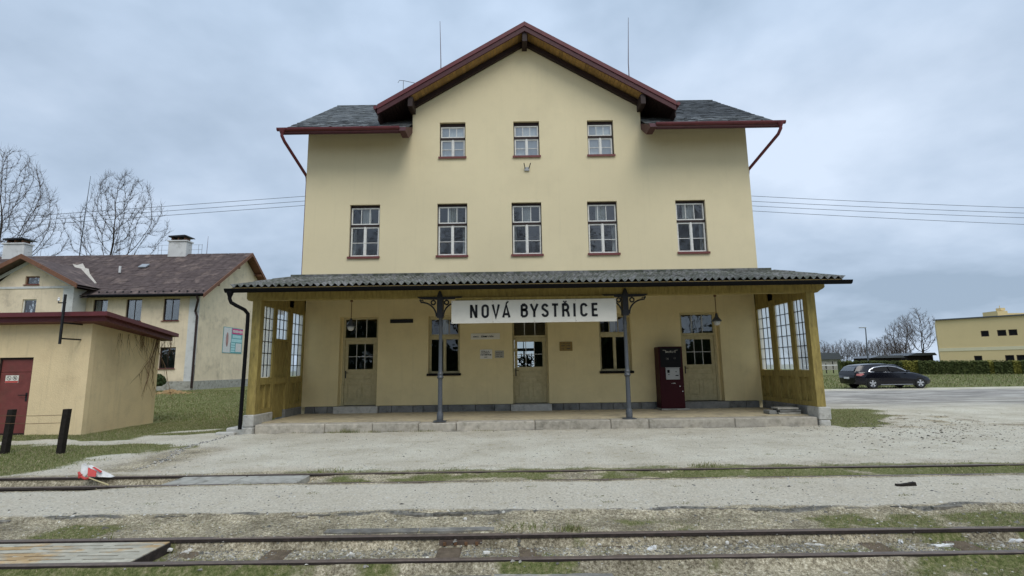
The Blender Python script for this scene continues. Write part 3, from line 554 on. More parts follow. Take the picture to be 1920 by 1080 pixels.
def flat_scrap(u, v, z_, pts, m_, name, label, cat):
    z_ -= .022
    d = P(u, v, 1)-CAM; q_ = CAM+d*((z_-CAM.z)/d.z); mb = MB(); r_ = random.Random(u)
    fine = []; pts = [(a_*.62, b_*.7, c_*.6) for a_, b_, c_ in pts]
    for (a0, b0, c0), (a1, b1, c1) in zip(pts, pts[1:]+pts[:1]):
        for t in (0, .33, .66): fine.append((a0+(a1-a0)*t+r_.uniform(-.012, .012), b0+(b1-b0)*t+r_.uniform(-.010, .010), c0+(c1-c0)*t+r_.uniform(-.004, .012)))
    n_ = len(fine); cx_ = sum(p_[0] for p_ in fine)/n_; cy_ = sum(p_[1] for p_ in fine)/n_
    inn = [(cx_+(a_-cx_)*.5+r_.uniform(-.01, .01), cy_+(b_-cy_)*.5+r_.uniform(-.008, .008), c_+r_.uniform(.0, .012)) for a_, b_, c_ in fine]
    v3 = [(q_.x+a_, q_.y+b_, z_+c_) for a_, b_, c_ in fine+inn]+[(q_.x+cx_, q_.y+cy_, z_+.012)]
    mb.add(v3, [(j, (j+1) % n_, n_+(j+1) % n_, n_+j) for j in range(n_)]+[(n_+j, n_+(j+1) % n_, 2*n_) for j in range(n_)])
    mb.add([(q_.x+a_, q_.y+b_, z_-.03) for a_, b_, c_ in fine]+[(q_.x+a_, q_.y+b_, z_+c_) for a_, b_, c_ in fine], [(j, (j+1) % n_, n_+(j+1) % n_, n_+j) for j in range(n_)]); mb.build(name, m_, label=label, cat=cat)
flat_scrap(1222, 1030, -.08, [(-.08, -.02, 0), (-.02, -.05, .01), (.07, .0, .02), (.08, .03, .03), (.0, .03, .02)], 'white_plastic', 'plastic_scrap', 'crumpled white plastic scrap between the near rails right of centre', 'litter')
flat_scrap(1690, 1018, -.08, [(-.03, -.0, .03), (.0, -.03, .0), (.04, .02, .035)], 'white_plastic', 'paper_scrap', 'small bluish white triangle of paper between the near rails', 'litter')
flat_scrap(1770, 1024, -.085, [(-.16, .03, 0), (-.13, -.02, 0), (.05, -.03, .012), (.14, -.0, .02), (.15, .03, .02), (-.0, .01, .005)], 'white_plastic', 'plastic_strip', 'long torn white plastic strip beside the near rail on the right', 'litter')
flat_scrap(1530, 1022, -.085, [(-.14, .03, 0), (-.1, .0, 0), (.1, -.04, 0), (.14, -.03, 0), (.0, .02, .005)], 'stone_white', 'mortar_scrap', 'long pale smear of mortar between the near rails', 'litter')
flat_scrap(1905, 1015, -.08, [(-.1, -.0, 0), (.0, -.03, .01), (.12, .0, .02), (.1, .05, .02), (-.05, .03, .01)], 'white_plastic', 'plastic_scrap', 'crumpled white scrap in the near track at the right edge', 'litter')
flat_scrap(350, 1035, -.08, [(-.06, -.04, 0), (.03, -.03, .01), (.09, .02, .02), (.02, .05, .02), (-.05, .03, .01)], 'stone_white', 'plaster_flake', 'pale flake of plaster near the crossing panel, the largest of three', 'litter')
flat_scrap(375, 1027, -.08, [(-.04, -.03, 0), (.03, -.02, .01), (.05, .02, .02), (-.03, .03, .01)], 'stone_white', 'plaster_flake', 'small pale plaster flake right of the larger one by the crossing panel', 'litter')
flat_scrap(335, 1022, -.08, [(-.05, -.02, 0), (.03, -.02, .01), (.04, .02, .02), (-.03, .03, .01)], 'stone_white', 'plaster_flake', 'pale plaster flake close to the far rail and the crossing panel end', 'litter')
flat_scrap(655, 1041, -.08, [(-.06, -.0, 0), (.03, -.02, .01), (.05, .02, .01), (-.03, .02, .01)], 'stone_white', 'plaster_flake', 'thin white flake beside the near rail left of centre', 'litter')
d = P(753, 946, 1)-CAM; q_ = CAM+d*((0-CAM.z)/d.z); rock('coal_lump', q_, (.03, .02, .018), 'sign_black', 'small black lump on the gravel strip between the tracks', 'lump', seed=4)
d = P(1698, 912, 1)-CAM; q_ = CAM+d*((0-CAM.z)/d.z); mb = MB(); mb.prism([(q_.x-.12, -.005), (q_.x-.11, .03), (q_.x-.05, .028), (q_.x+.05, .04), (q_.x+.12, .052), (q_.x+.13, .01), (q_.x+.03, -.01)], 'y', q_.y-.02, q_.y+.03); mb.build('brake_block', 'tar_wood', label='dark curved scrap of wood on the gravel strip at the right', cat='scrap')

# ------------------------------------------------------------------ STATION BUILDING
BX0, BX1, CX0, CX1, CXM = -6.82, 7.92, -3.31, 4.40, .52; BKY = 25.0
st = empty('station_building', (CXM, WY, 0), 'tall pale yellow station with a red edged gable and dark slate side roofs', 'building')
wins_m = [(-5.33, -4.34), (-2.45, -1.46), (0., .98), (2.49, 3.47), (5.40, 6.38)]; wins_t = [(-2.39, -1.52), (.10, .97), (2.59, 3.47)]
doors = [(-5.52, -4.30), (-.04, 1.09), (5.30, 6.55)]; gw = [(-2.70, -1.70), (2.72, 3.72)]
holes = [(a, b_, 5.13, 6.94) for a, b_ in wins_m]+[(a, b_, 8.50, 9.79) for a, b_ in wins_t]+[(a, b_, .44, 3.22) for a, b_ in doors]+[(a, b_, 1.36, 3.22) for a, b_ in gw]
mb = MB(); ZE = 9.60; ZC = 10.36
rect_walls(mb, BX0, BX1, .44, ZC, holes, WY, WY+.42, 0, ([CX0, CX1], [ZE, 4.5], lambda x_, z_: z_ < ZE or CX0 < x_ < CX1))
mb.prism([(CX0, ZC), (CX1, ZC), (CX1, ZC+.05), (CXM, ZC+.05+.597*(CX1-CXM)), (CX0, ZC+.05)], 'y', WY, WY+.42)
# below the canopy the ochre is deeper: own paint plus bounced light put into the colour
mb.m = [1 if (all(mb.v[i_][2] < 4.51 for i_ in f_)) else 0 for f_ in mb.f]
# side and back walls, floors
for xa in (BX0, BX1-.4): mb.prism([(WY+.42, 0), (BKY, 0), (BKY, ZE), (20.9, 12.6), (WY+.42, ZE)], 'x', xa, xa+.4)
rect_walls(mb, BX0, BX1, 0, ZE, [(-.1, 1.06, 1.4, 2.95)], BKY, BKY+.3, 0)
mb.box(CX0, CX0+.3, WY+.42, 20.2, ZE, 10.4); mb.box(CX1-.3, CX1, WY+.42, 20.2, ZE, 10.4)
mb.m += [0]*(len(mb.f)-len(mb.m)); mb.build('wall', ['stucco', 'stucco_porch_bounce'], st)
mb = MB()
for z_ in (.2, 4.6, 8.0): mb.box(BX0+.4, BX1-.4, WY+.42, BKY, z_, z_+.2)
mb.box(CX0+.3, CX1-.3, WY+.42, 20.2, 10.2, 10.3)
for x_ in (-3.6, -.55, 1.6, 4.4): mb.box(x_, x_+.12, WY+.42, BKY-.01, .42, 4.58)
for x_ in (-3.4, -.7, 1.7, 4.5): mb.box(x_, x_+.12, WY+.42, 20.2, 4.82, 7.98); mb.box(x_, x_+.12, WY+.42, 20.2, 8.22, 9.3)
mb.build('floor', 'inner', st)
mb = MB(); mb.ring(-.099, 1.059, 1.401, 2.949, .06, BKY+.05, BKY+.12); mb.box(-.04, 1.0, BKY+.05, BKY+.12, 2.33, 2.47); mb.box(.46, .54, BKY+.05, BKY+.12, 1.461, 2.33); mb.box(.46, .50, BKY+.05, BKY+.12, 2.47, 2.89)
for z_ in (1.76, 2.05): mb.box(-.04, .46, BKY+.07, BKY+.10, z_, z_+.025); mb.box(.54, 1.0, BKY+.07, BKY+.10, z_, z_+.025)
mb.build('back_window', 'dark_brown', st)

def window_proto(name, W, H, fr, frame_m, sash_m, sill_m, muntin_low, curtain=True, gmat='glass', sillh=.06, dp=.10, sillw=.05):
    """local origin at the opening's lower left corner on the wall plane"""
    a, b_, c_, d_ = [H*(1-t) for t in fr]        # top of upper sash, bottom of upper sash, top of casement, bottom of casement
    mb = MB(); y0, y1 = dp, dp+.10; w = .03
    mb.box(0, w, y0, y1, sillh, H); mb.box(W-w, W, y0, y1, sillh, H); mb.box(w, W-w, y0, y1, a, H); mb.box(w, W-w, y0-.012, y1, c_, b_); mb.box(w, W-w, y0, y1, sillh, d_)
    root = put(name, mb.mesh(name, frame_m))
    s = .042; x0, x1 = w, W-w; ys0, ys1 = y0+.01, y0+.055; xm = W/2
    mb = MB(); mb.ring(x0, x1, b_, a, s, ys0, ys1); put('upper_sash', mb.mesh('upper_sash', sash_m), root)
    t1 = x0+s+(x1-x0-2*s)/3; t2 = x0+s+2*(x1-x0-2*s)/3
    mb = MB(); mb.box(t1-.01, t1+.01, ys0+.005, ys1-.005, b_+s, a-s); mb.box(t2-.01, t2+.01, ys0+.005, ys1-.005, b_+s, a-s)
    put('glazing_bar', mb.mesh('glazing_bar', sash_m), root)
    for xa, xb in ((x0, xm-.001), (xm+.001, x1)):
        mb = MB(); mb.ring(xa, xb, d_, c_, s+.004, ys0, ys1); put('casement', mb.mesh('casement', sash_m), root)
    mb = MB(); mb.box(xm-.03, xm+.03, ys0-.018, ys0-.001, d_, c_); put('mullion', mb.mesh('mullion', sash_m), root)
    panes = [(x0+s, t1-.01, b_+s, a-s), (t1+.01, t2-.01, b_+s, a-s), (t2+.01, x1-s, b_+s, a-s)]
    zl = d_+(c_-d_)*.46
    for xa, xb in ((x0+s+.004, xm-.001-s-.004), (xm+.001+s+.004, x1-s-.004)):
        if muntin_low:
            mb = MB(); mb.box(xa, xb, ys0+.005, ys1-.005, zl-.009, zl+.009); put('glazing_bar', mb.mesh('glazing_bar', sash_m), root)
            panes += [(xa, xb, d_+s+.004, zl-.009), (xa, xb, zl+.009, c_-s-.004)]
        else: panes.append((xa, xb, d_+s+.004, c_-s-.004))
    for xa, xb, za, zb in panes:
        mb = MB(); tl = random.uniform(-.004, .004); mb.add([(xa, ys0+.02+tl, za), (xb, ys0+.02-tl, za), (xb, ys0+.022-tl, zb), (xa, ys0+.022+tl, zb)], [(0, 1, 2, 3)]); put('pane', mb.mesh('pane', gmat), root)
    mb = MB(); mb.box(-.035, W+.035, -sillw, dp-.002, sillh-.045, sillh-.003); mb.box(-.035, W+.035, -sillw, -sillw+.012, sillh-.075, sillh-.046); put('sill', mb.mesh('sill', sill_m), root)
    if curtain:
        def drape(xa, xb, za, zb, yy, ph):
            mb = MB(); k_ = 14; v = []
            for j in range(k_+1):
                x_ = xa+(xb-xa)*j/k_; o_ = .02*math.sin(j*1.9+ph); v += [(x_, yy+o_, za), (x_, yy+o_*.6, zb)]
            mb.add(v, [(2*j, 2*j+2, 2*j+3, 2*j+1) for j in range(k_)]); put('curtain', mb.mesh('curtain', 'curtain', True), root)
        for q_ in curtain: drape(*q_)
    return root
def place(root, x_, z_, parent):
    r_ = root if not root.get('used') else copy_tree(root)
    root['used'] = 1
    if 'used' in r_ and r_ is not root: del r_['used']
    r_.parent = parent; r_.location = Vector((x_, WY, z_))-WL[parent.name]; return r_
W_, H_ = .985, 1.81
frm = (.045, .365, .405, .955)
protos = [window_proto('window', W_, H_, frm, 'dark_brown', 'white_frame', 'sill', True, [(.36, .64, 1.15, 1.78, .24, 0), (.05, .16, .1, 1.1, .26, 1)]),
          window_proto('window', W_, H_, frm, 'dark_brown', 'white_frame', 'sill', True, [(.30, .66, 1.12, 1.78, .24, 2), (.82, .94, .1, 1.1, .26, 0)]),
          window_proto('window', W_, H_, frm, 'dark_brown', 'white_frame', 'sill', True, [(.30, .68, 1.15, 1.78, .28, 1), (.84, .93, .1, 1.1, .32, 1)])]
for (a, b_), k_ in zip(wins_m, (0, 1, 0, 1, 2)): place(protos[k_], a, 5.13, st)
pt = window_proto('window', .87, 1.29, (.09, .40, .46, .94), 'dark_brown', 'white_frame', 'sill', True, [(.04, .83, .09, 1.18, .22, 1)], 'glass_top')
for a, b_ in wins_t: place(pt, a, 8.50, st)
pg = window_proto('window', 1.0, 1.86, (.035, .335, .375, .965), 'beige_frame', 'beige_frame', 'black_metal', False, [(.42, .58, 1.25, 1.82, .3, 1)], 'glass_ground', .045, .17, .07)
for a, b_ in gw: place(pg, a, 1.36, st)

def door_proto():
    W, H = 1.13, 2.78; dp = .26; zt = 2.06; mb = MB(); mb.box(0, .06, dp-.02, dp+.08, 0, H); mb.box(W-.06, W, dp-.02, dp+.08, 0, H); mb.box(.06, W-.06, dp-.02, dp+.08, H-.06, H); mb.box(.06, W-.06, dp-.03, dp+.08, zt, zt+.07)
    root = put('door', mb.mesh('door', 'beige_frame')); x0, x1 = .065, W-.065; s = .10; g0, g1 = 1.13, 1.93; y0 = dp+.01; y1 = y0+.045
    mb = MB(); mb.box(x0, x0+s, y0, y1, .01, zt-.005); mb.box(x1-s, x1, y0, y1, .01, zt-.005)
    for za, zb in ((.01, .16), (.68, .80), (1.02, g0), (g1, zt-.005)): mb.box(x0+s, x1-s, y0, y1, za, zb)
    mb.box(W/2-.045, W/2+.045, y0, y1, .16, .68); put('leaf', mb.mesh('leaf', 'beige_frame'), root)
    for xa, xb, za, zb in ((x0+s, W/2-.045, .16, .68), (W/2+.045, x1-s, .16, .68), (x0+s, x1-s, .80, 1.02)):
        mb = MB(); mb.box(xa, xb, y0+.02, y1-.01, za, zb); mb.cbox(xa+.04, xb-.04, y0+.008, y0+.02, za+.04, zb-.04, .006); put('panel', mb.mesh('panel', 'beige_frame'), root)
    gx0, gx1 = x0+s, x1-s; mb = MB(); xs_ = [gx0+(gx1-gx0)*t/3 for t in range(4)]; zs_ = [g0, (g0+g1)/2, g1]
    for t in (1, 2): mb.box(xs_[t]-.01, xs_[t]+.01, y0+.008, y1-.008, g0, g1)
    for t in range(3): mb.box(xs_[t]+.01, xs_[t+1]-.01, y0+.008, y1-.008, zs_[1]-.009, zs_[1]+.009)
    tx = [.06+(W-.12)*t/3 for t in range(4)]
    for t in (1, 2): mb.box(tx[t]-.012, tx[t]+.012, dp+.01, dp+.04, zt+.07, H-.06)
    put('glazing_bar', mb.mesh('glazing_bar', 'notice'), root)
    for t in range(3):
        for j in range(2):
            mb = MB(); mb.box(xs_[t]+.01, xs_[t+1]-.01, y0+.02, y0+.024, zs_[j]+.009*(j > 0), zs_[j+1]-.009*(j == 0)); put('pane', mb.mesh('pane', 'glass_ground'), root)
        mb = MB(); mb.box(tx[t]+.012, tx[t+1]-.012, dp+.025, dp+.029, zt+.07, H-.06); put('pane', mb.mesh('pane', 'glass_ground'), root)
    mb = MB(); mb.box(x0+.02, x0+.055, y0-.008, y0, .85, 1.09); mb.tube([(x0+.037, y0-.01, 1.02), (x0+.037, y0-.05, 1.02), (x0+.13, y0-.05, 1.02)], .009, 6); put('handle', mb.mesh('handle', 'iron_dark'), root)
    return root
dproto = door_proto()
for a, b_ in doors:
    r_ = place(dproto, (a+b_)/2-1.13/2, .44, st)
for a, b_ in doors:
    c0 = (a+b_)/2-1.13/2
    if c0-a > .005:
        for xa, xb in ((a+.001, c0-.001), (c0+1.131, b_-.001)): mb = MB(); mb.box(xa, xb, WY+.22, WY+.34, .441, 3.219); mb.build('door_lining', 'stucco_porch_bounce', st)
# plinth stones and door steps
x_ = BX0+.3; si = 0
cuts = [(-5.60, -4.22), (-.12, 1.17), (5.22, 6.63)]
spans = [(BX0+.3, -5.60), (-4.22, -.12), (1.17, 5.22), (6.63, BX1-.32)]
for a, b_ in spans:
    x_ = a
    while x_ < b_-.05:
        w_ = min(random.uniform(.3, .95), b_-x_); w_ = b_-x_ if b_-x_-w_ < .2 else w_
        mb = MB(); mb.cbox(x_+.006, x_+w_-.006, WY-.035-random.uniform(0, .012), WY+.4, .1, .432, .012); mb.build('plinth_stone', 'plinth', st); x_ += w_
for a, b_ in cuts: mb = MB(); mb.cbox(a+.01, b_-.01, WY-.16, WY+.36, .1, .43, .015); mb.build('doorstep', 'block' if a < 0 else 'plinth', st)
# bat-eared fixture on the facade
mb = MB(); mb.box(.45, .61, WY-.05, WY, 8.02, 8.14); fx = mb.build('floodlight_bracket', 'machine_grey', st)
mb = MB(); mb.beam((.47, WY-.04, 8.08), (.43, WY-.14, 8.25), .022, .022); mb.beam((.59, WY-.04, 8.08), (.65, WY-.14, 8.25), .022, .022); mb.build('prong', 'iron_dark', fx)
# ---- gable roof
VY = 15.80; SL = .597; TZ = 13.02; XL, XR = -4.35, 5.43
def gz(x_, off=0): return TZ-off-SL*abs(x_-CXM)
mb = MB(); bk = 21.2
mb.add([(XL, VY, gz(XL)), (CXM, VY, gz(CXM)), (XR, VY, gz(XR)), (XL, bk, gz(XL)), (CXM, bk, gz(CXM)), (XR, bk, gz(XR)),
        (XL, VY, gz(XL, .08)), (CXM, VY, gz(CXM, .08)), (XR, VY, gz(XR, .08)), (XL, bk, gz(XL, .08)), (CXM, bk, gz(CXM, .08)), (XR, bk, gz(XR, .08))],
       [(0, 1, 4, 3), (1, 2, 5, 4), (6, 9, 10, 7), (7, 10, 11, 8), (0, 3, 9, 6), (2, 8, 11, 5), (0, 6, 7, 1), (1, 7, 8, 2), (3, 4, 10, 9), (4, 5, 11, 10)])
groof = mb.build('roof', 'slate', st)
for sg, xe in ((-1, XL), (1, XR)):
    mb = MB()   # barge board (verge flashing strip + fascia)
    for (o0, o1, ya, yb, mi) in ((-.02, .13, VY-.055, VY-.005, 0), (.131, .31, VY-.03, VY+.02, 1)):
        pl = [(CXM, gz(CXM, o0)), (xe, gz(xe, o0)), (xe, gz(xe, o1)), (CXM, gz(CXM, o1))]; mb.prism(pl, 'y', ya, yb, mi)
    mb.build('barge_board', ['red_paint', 'dark_red'], groof)
    # soffit boards running across the slope
    k_ = 46
    bm_ = MB(); L = abs(xe-CXM)
    for j in range(k_):
        xa = CXM+sg*(L*j/k_+.004); xb = CXM+sg*(L*(j+1)/k_-.004); m1 = MB(); o_ = .25+random.uniform(0, .006)
        m1.add([(xa, VY+.02, gz(xa, o_)), (xb, VY+.02, gz(xb, o_)), (xb, WY+1.0 if abs(xa-CXM) > 3.9 else WY-.002, gz(xb, o_)), (xa, WY+1.0 if abs(xa-CXM) > 3.9 else WY-.002, gz(xa, o_)),
                (xa, VY+.02, gz(xa, o_-.02)), (xb, VY+.02, gz(xb, o_-.02)), (xb, WY+1.0 if abs(xa-CXM) > 3.9 else WY-.002, gz(xb, o_-.02)), (xa, WY+1.0 if abs(xa-CXM) > 3.9 else WY-.002, gz(xa, o_-.02))],
               [(0, 1, 2, 3), (4, 5, 6, 7), (0, 1, 5, 4), (1, 2, 6, 5), (2, 3, 7, 6), (3, 0, 4, 7)])
        m1.build('soffit_board', 'soffit' if abs(xa-CXM) < 3.9 else 'dark_brown', groof)
    mb = MB(); xw = CX0-.02 if sg < 0 else CX1+.02; pl = [(CXM, gz(CXM, .30)), (xw, gz(xw, .30)), (xw, gz(xw, .48)), (CXM, gz(CXM, .48))]; mb.prism(pl, 'y', WY-.13, WY-.003); mb.build('wall_rafter', 'dark_brown', groof)
    # side eave fascia and gutter
    mb = MB(); mb.box(min(xe-.01*sg, xe-.04*sg), max(xe-.01*sg, xe-.04*sg), VY+.02, bk, gz(xe)-.50, gz(xe)-.02); mb.build('eave_fascia', 'dark_brown', groof)
    mb = MB(); xg = xe+sg*.07; mb.tube([(xg, VY-.05, gz(xe)-.08), (xg, bk, gz(xe)-.08)], .065, 10); mb.build('gutter', 'red_paint', groof, smooth=True)
for x_, o_ in ((CXM, .02), (CX0+.02, 0), (CX1-.02, 0)):    # purlin ends
    mb = MB(); mb.cbox(x_-.085, x_+.085, VY+.025, WY-.004, gz(x_, .66), gz(x_, .31), .012); mb.build('purlin_end', 'dark_brown', groof)
    mb = MB()
# dark sheets on the central side walls stand in for the shaded recess
mb = MB(); mb.box(CX0-.02, CX0-.003, WY-.0, 20.2, ZE+.0, 10.30); mb.box(CX1+.003, CX1+.02, WY-.0, 20.2, ZE+.0, 10.30); mb.build('recess_shade', 'dark_brown', st)
# lightning rods
for (u, vt, vb) in ((825, 40, 135), (1178, 33, 146)):
    a = P(u+2, vb, 17.5); t = P(u, vt, 17.5); mb = MB(); zr = gz(a.x)-.02; mb.tube([(a.x, 17.5, zr), (a.x-.01, 17.5, zr+(t.z-zr)*.5), (t.x, 17.5, t.z)], [.022, .016, .008], 6); mb.build('lightning_rod', 'rod', st)
a = P(756, 175, 17.5); t = P(756, 152, 17.5); t2 = P(784, 157, 17.5); mb = MB(); mb.tube([(a.x, 17.5, a.z-.3), (a.x, 17.5, t.z)], .015, 6); mb.tube([(t2.x, 17.5, t2.z), (a.x, 17.5, t.z+.02), (a.x-.15, 17.5, t.z+.03), (a.x-.2, 17.5, t.z-.06)], .012, 5); mb.build('antenna', 'galv', st)
# ---- wing roofs
EY, EZ, RY, RZ = 15.50, 9.13, 20.9, 12.86
wd = {-1: (-7.32, -7.50, CX0), 1: (8.62, 8.78, CX1)}
slate_me = MB(); slate_me.add([(0, 0, .004), (.275, 0, .004), (.275, .31, 0), (.14, .33, 0), (0, .31, 0), (0, 0, .020), (.275, 0, .020), (.275, .31, .006), (0, .31, .006)],
                              [(0, 1, 6, 5), (5, 6, 7, 8), (1, 2, 7, 6), (0, 5, 8, 4)]); slate_me = slate_me.mesh('slate', 'slate')
sl_len = math.hypot(RY-EY, RZ-EZ); ang = math.atan2(RZ-EZ, RY-EY)
for sg in (-1, 1):
    xe, xr, xc = wd[sg]; mb = MB(); by = 2*RY-EY
    A, B_, C_, D_ = (xe, EY, EZ), (xc, EY, EZ), (xc, RY, RZ), (xr, RY, RZ); E_, F_ = (xe, by, EZ), (xc, by, EZ)
    mb.add([A, B_, C_, D_, E_, F_], [(0, 1, 2, 3), (3, 2, 5, 4)]); mb.add([(a_, b2, c2_-.10) for a_, b2, c2_ in (A, B_, C_, D_, E_, F_)], [(0, 1, 2, 3), (3, 2, 5, 4)]); mb.prism([(EY, EZ+.03), (RY, RZ+.03), (by, EZ+.03), (by, EZ-.14), (RY, RZ-.16), (EY, EZ-.14)], 'x', *sorted((xe+sg*.001, xe+sg*.03)))
    rf = mb.build('roof', 'slate', st); cnt = 0; stuff = MB(); rows = int(sl_len/.185)
    for r_ in range(rows):
        t = (r_*.185+.0)/sl_len; xh = xe+(xr-xe)*t; a, b_ = min(xh, xc), max(xh, xc); x_ = a+(.0 if r_ % 2 else -.12)
        while x_ < b_-.05:
            xs_ = max(x_, a); xw_ = min(x_+.27, b_)-xs_
            if xw_ > .08:
                yy = EY+(RY-EY)*t+.0; zz = EZ+(RZ-EZ)*t+.008+random.uniform(0, .01); rot = ang+random.uniform(-.035, .05); rz_ = random.uniform(-.05, .05)
                if cnt < 150:
                    o = put('slate', slate_me, rf, (xs_, yy-.03*math.cos(ang), zz-.03*math.sin(ang)), (rot, 0, rz_)); o.scale = (xw_/.275*.975, 1, random.uniform(.8, 1.8)); cnt += 1
                else:
                    c1, s1 = math.cos(rot), math.sin(rot); vs = [(xs_+px*xw_/.275*.975, yy-.03*c1+py*c1-pz*s1, zz-.03*s1+py*s1+pz*c1) for px, py, pz in [tuple(v.co) for v in slate_me.vertices]]
                    stuff.add(vs, [tuple(p_.vertices) for p_ in slate_me.polygons])
            x_ += .27
    o = stuff.build('upper_slates', 'slate', rf); o['kind'] = 'stuff'
    mb = MB(); mb.tube([(xr, RY, RZ+.02), (xc, RY, RZ+.02)], .035, 6); mb.build('ridge_cap', 'slate', rf)
    # gutter on the eaves: half round trough with front face
    mb = MB(); g0, g1 = (xe-.07, xc-.20) if sg < 0 else (xc+.20, xe+.07)
    prof = [(EY-.15+.065*math.cos(t), EZ-.01+.068*math.sin(t)) for t in np.linspace(math.pi, 2*math.pi, 7)]+[(EY-.085, EZ+.0), (EY-.215, EZ+.015)]
    mb.prism(prof, 'x', g0, g1); mb.build('gutter', 'red_paint', rf)
    mb = MB(); mb.box(min(xe, xc), max(xe, xc), EY-.02, EY+.02, EZ-.125, EZ-.035); mb.build('eave_fascia', 'dark_red', rf)
    mb = MB(); ex0, ex1 = min(xe, xc), max(xe, xc); mb.add([(ex0, EY+.02, EZ-.12), (ex1, EY+.02, EZ-.12), (ex1, WY-.002, EZ+.46), (ex0, WY-.002, EZ+.46)], [(0, 1, 2, 3)]); mb.add([(ex0, EY+.02, EZ-.105), (ex1, EY+.02, EZ-.105), (ex1, WY-.002, EZ+.475), (ex0, WY-.002, EZ+.475)], [(0, 1, 2, 3)]); mb.build('soffit', 'dark_brown', rf)
    xi = xc; mb = MB(); mb.prism([(EY-.24, EZ-.16), (WY-.6, EZ-.16), (WY-.003, EZ+.30), (WY-.003, EZ+.5), (EY-.1, EZ+.03)], 'x', min(xi+sg*.001, xi+sg*.20), max(xi+sg*.001, xi+sg*.20)); mb.build('eave_return', 'dark_red', rf)
    for k_ in range(4):    # snow guards
        x_ = xe+(xc-xe)*(k_+.5)/4; mb = MB(); mb.beam((x_-.03, EY+.12, EZ+.16), (x_+.05, EY+.12, EZ+.16), .02, .07); mb.build('snow_guard', 'iron_dark', rf)
    # red downpipe from the gutter back to the side wall
    x0_ = xe-sg*.10; bx = BX0 if sg < 0 else BX1
    mb = MB(); mb.tube([(x0_, EY-.17, EZ-.09), (x0_, EY-.17, EZ-.24), (x0_-sg*.06, EY-.10, EZ-.40), (bx+sg*.10, WY+.25, 8.05), (bx+sg*.09, WY+.30, 7.85), (bx+sg*.09, WY+.30, .3)], .05, 10); mb.lathe([(.05, -.04), (.10, .09), (.10, .12)], (x0_, EY-.17, EZ-.15), 10)
    mb.build('downpipe', 'red_paint', st, smooth=True)

# ------------------------------------------------------------------ PORCH FLOOR
KY = 13.40
pf = MB().box(-6.60, 7.66, KY+.42, WY-.04, .0, .232).build('porch_floor', 'floor', kind='structure')
joints = [-6.58, -4.81, -3.6, -2.43, -1.48, .51, 2.43, 3.39, 5.56, 7.65]
for a, b_ in zip(joints[:-1], joints[1:]):
    s_ = .03 if abs((a+b_)/2+1.95) < .2 else 0
    mb = MB(); mb.cbox(a+.006, b_-.006, KY-random.uniform(0, .012)-s_, KY+.415, -.08 , .212-s_*.5-random.uniform(0, .008), .018); mb.build('kerb_stone', 'kerb', pf)
# ------------------------------------------------------------------ CANOPY
cn = empty('platform_canopy', (CXM, 13.6, .2), 'lean-to porch canopy with grey corrugated roof, iron posts and glazed end screens', 'canopy')
CFY, CFZ, CBZ = 12.88, 3.70, 4.50; RX0, RX1 = -7.16, 8.38
sl = (CBZ-CFZ)/(WY-.02-CFY); pitch = .177
def corr(w_waves, L, name):
    mb = MB(); nn = w_waves*6; v = []
    for j in range(nn+1):
        x_ = j/6*pitch; z_ = .038*math.cos(2*math.pi*j/6)
        for t in (0, .33, .66, 1): v.append((x_, L*t, z_+.0))
    for j in range(nn+1):
        x_ = j/6*pitch; z_ = .038*math.cos(2*math.pi*j/6)-.010
        for t in (0, .33, .66, 1): v.append((x_, L*t, z_))
    B = (nn+1)*4; f = []
    for j in range(nn):
        for t in range(3): f.append((j*4+t, (j+1)*4+t, (j+1)*4+t+1, j*4+t+1)); f.append((B+j*4+t, B+j*4+t+1, B+(j+1)*4+t+1, B+(j+1)*4+t))
        f.append((j*4, B+j*4, B+(j+1)*4, (j+1)*4))
    mb.add(v, f); return mb.mesh(name, 'corrugated', True)
nw = int(round((RX1-RX0)/pitch)); per = 6; ca = math.atan(sl); SL_L = (WY-.03-CFY)/math.cos(ca)
rows = 3; L = SL_L/rows+.09; cs = corr(per, L, 'roof_sheet'); cs_last = corr(nw % per or per, L, 'roof_sheet_end')
for r_ in range(rows):
    s0 = r_*(SL_L/rows)
    if r_ == rows-1: s0 = SL_L-L
    for j in range(math.ceil(nw/per)):
        last = (j == math.ceil(nw/per)-1) and nw % per
        o = put('roof_sheet', cs_last if last else cs, cn, (RX0+j*per*pitch, CFY+s0*math.cos(ca), CFZ+s0*math.sin(ca)+.008*(rows-1-r_)*0+.012*r_+.004*(j % 2)+random.uniform(0, .003)), (ca+random.uniform(-.004, .004), 0, 0))
mb = MB(); mb.box(BX0-.22, BX1+.28, WY-.30, WY-.003, 4.535, 4.565); mb.box(BX0-.22, BX1+.28, WY-.32, WY-.302, 4.44, 4.565); mb.build('wall_flashing', 'corrugated', cn)
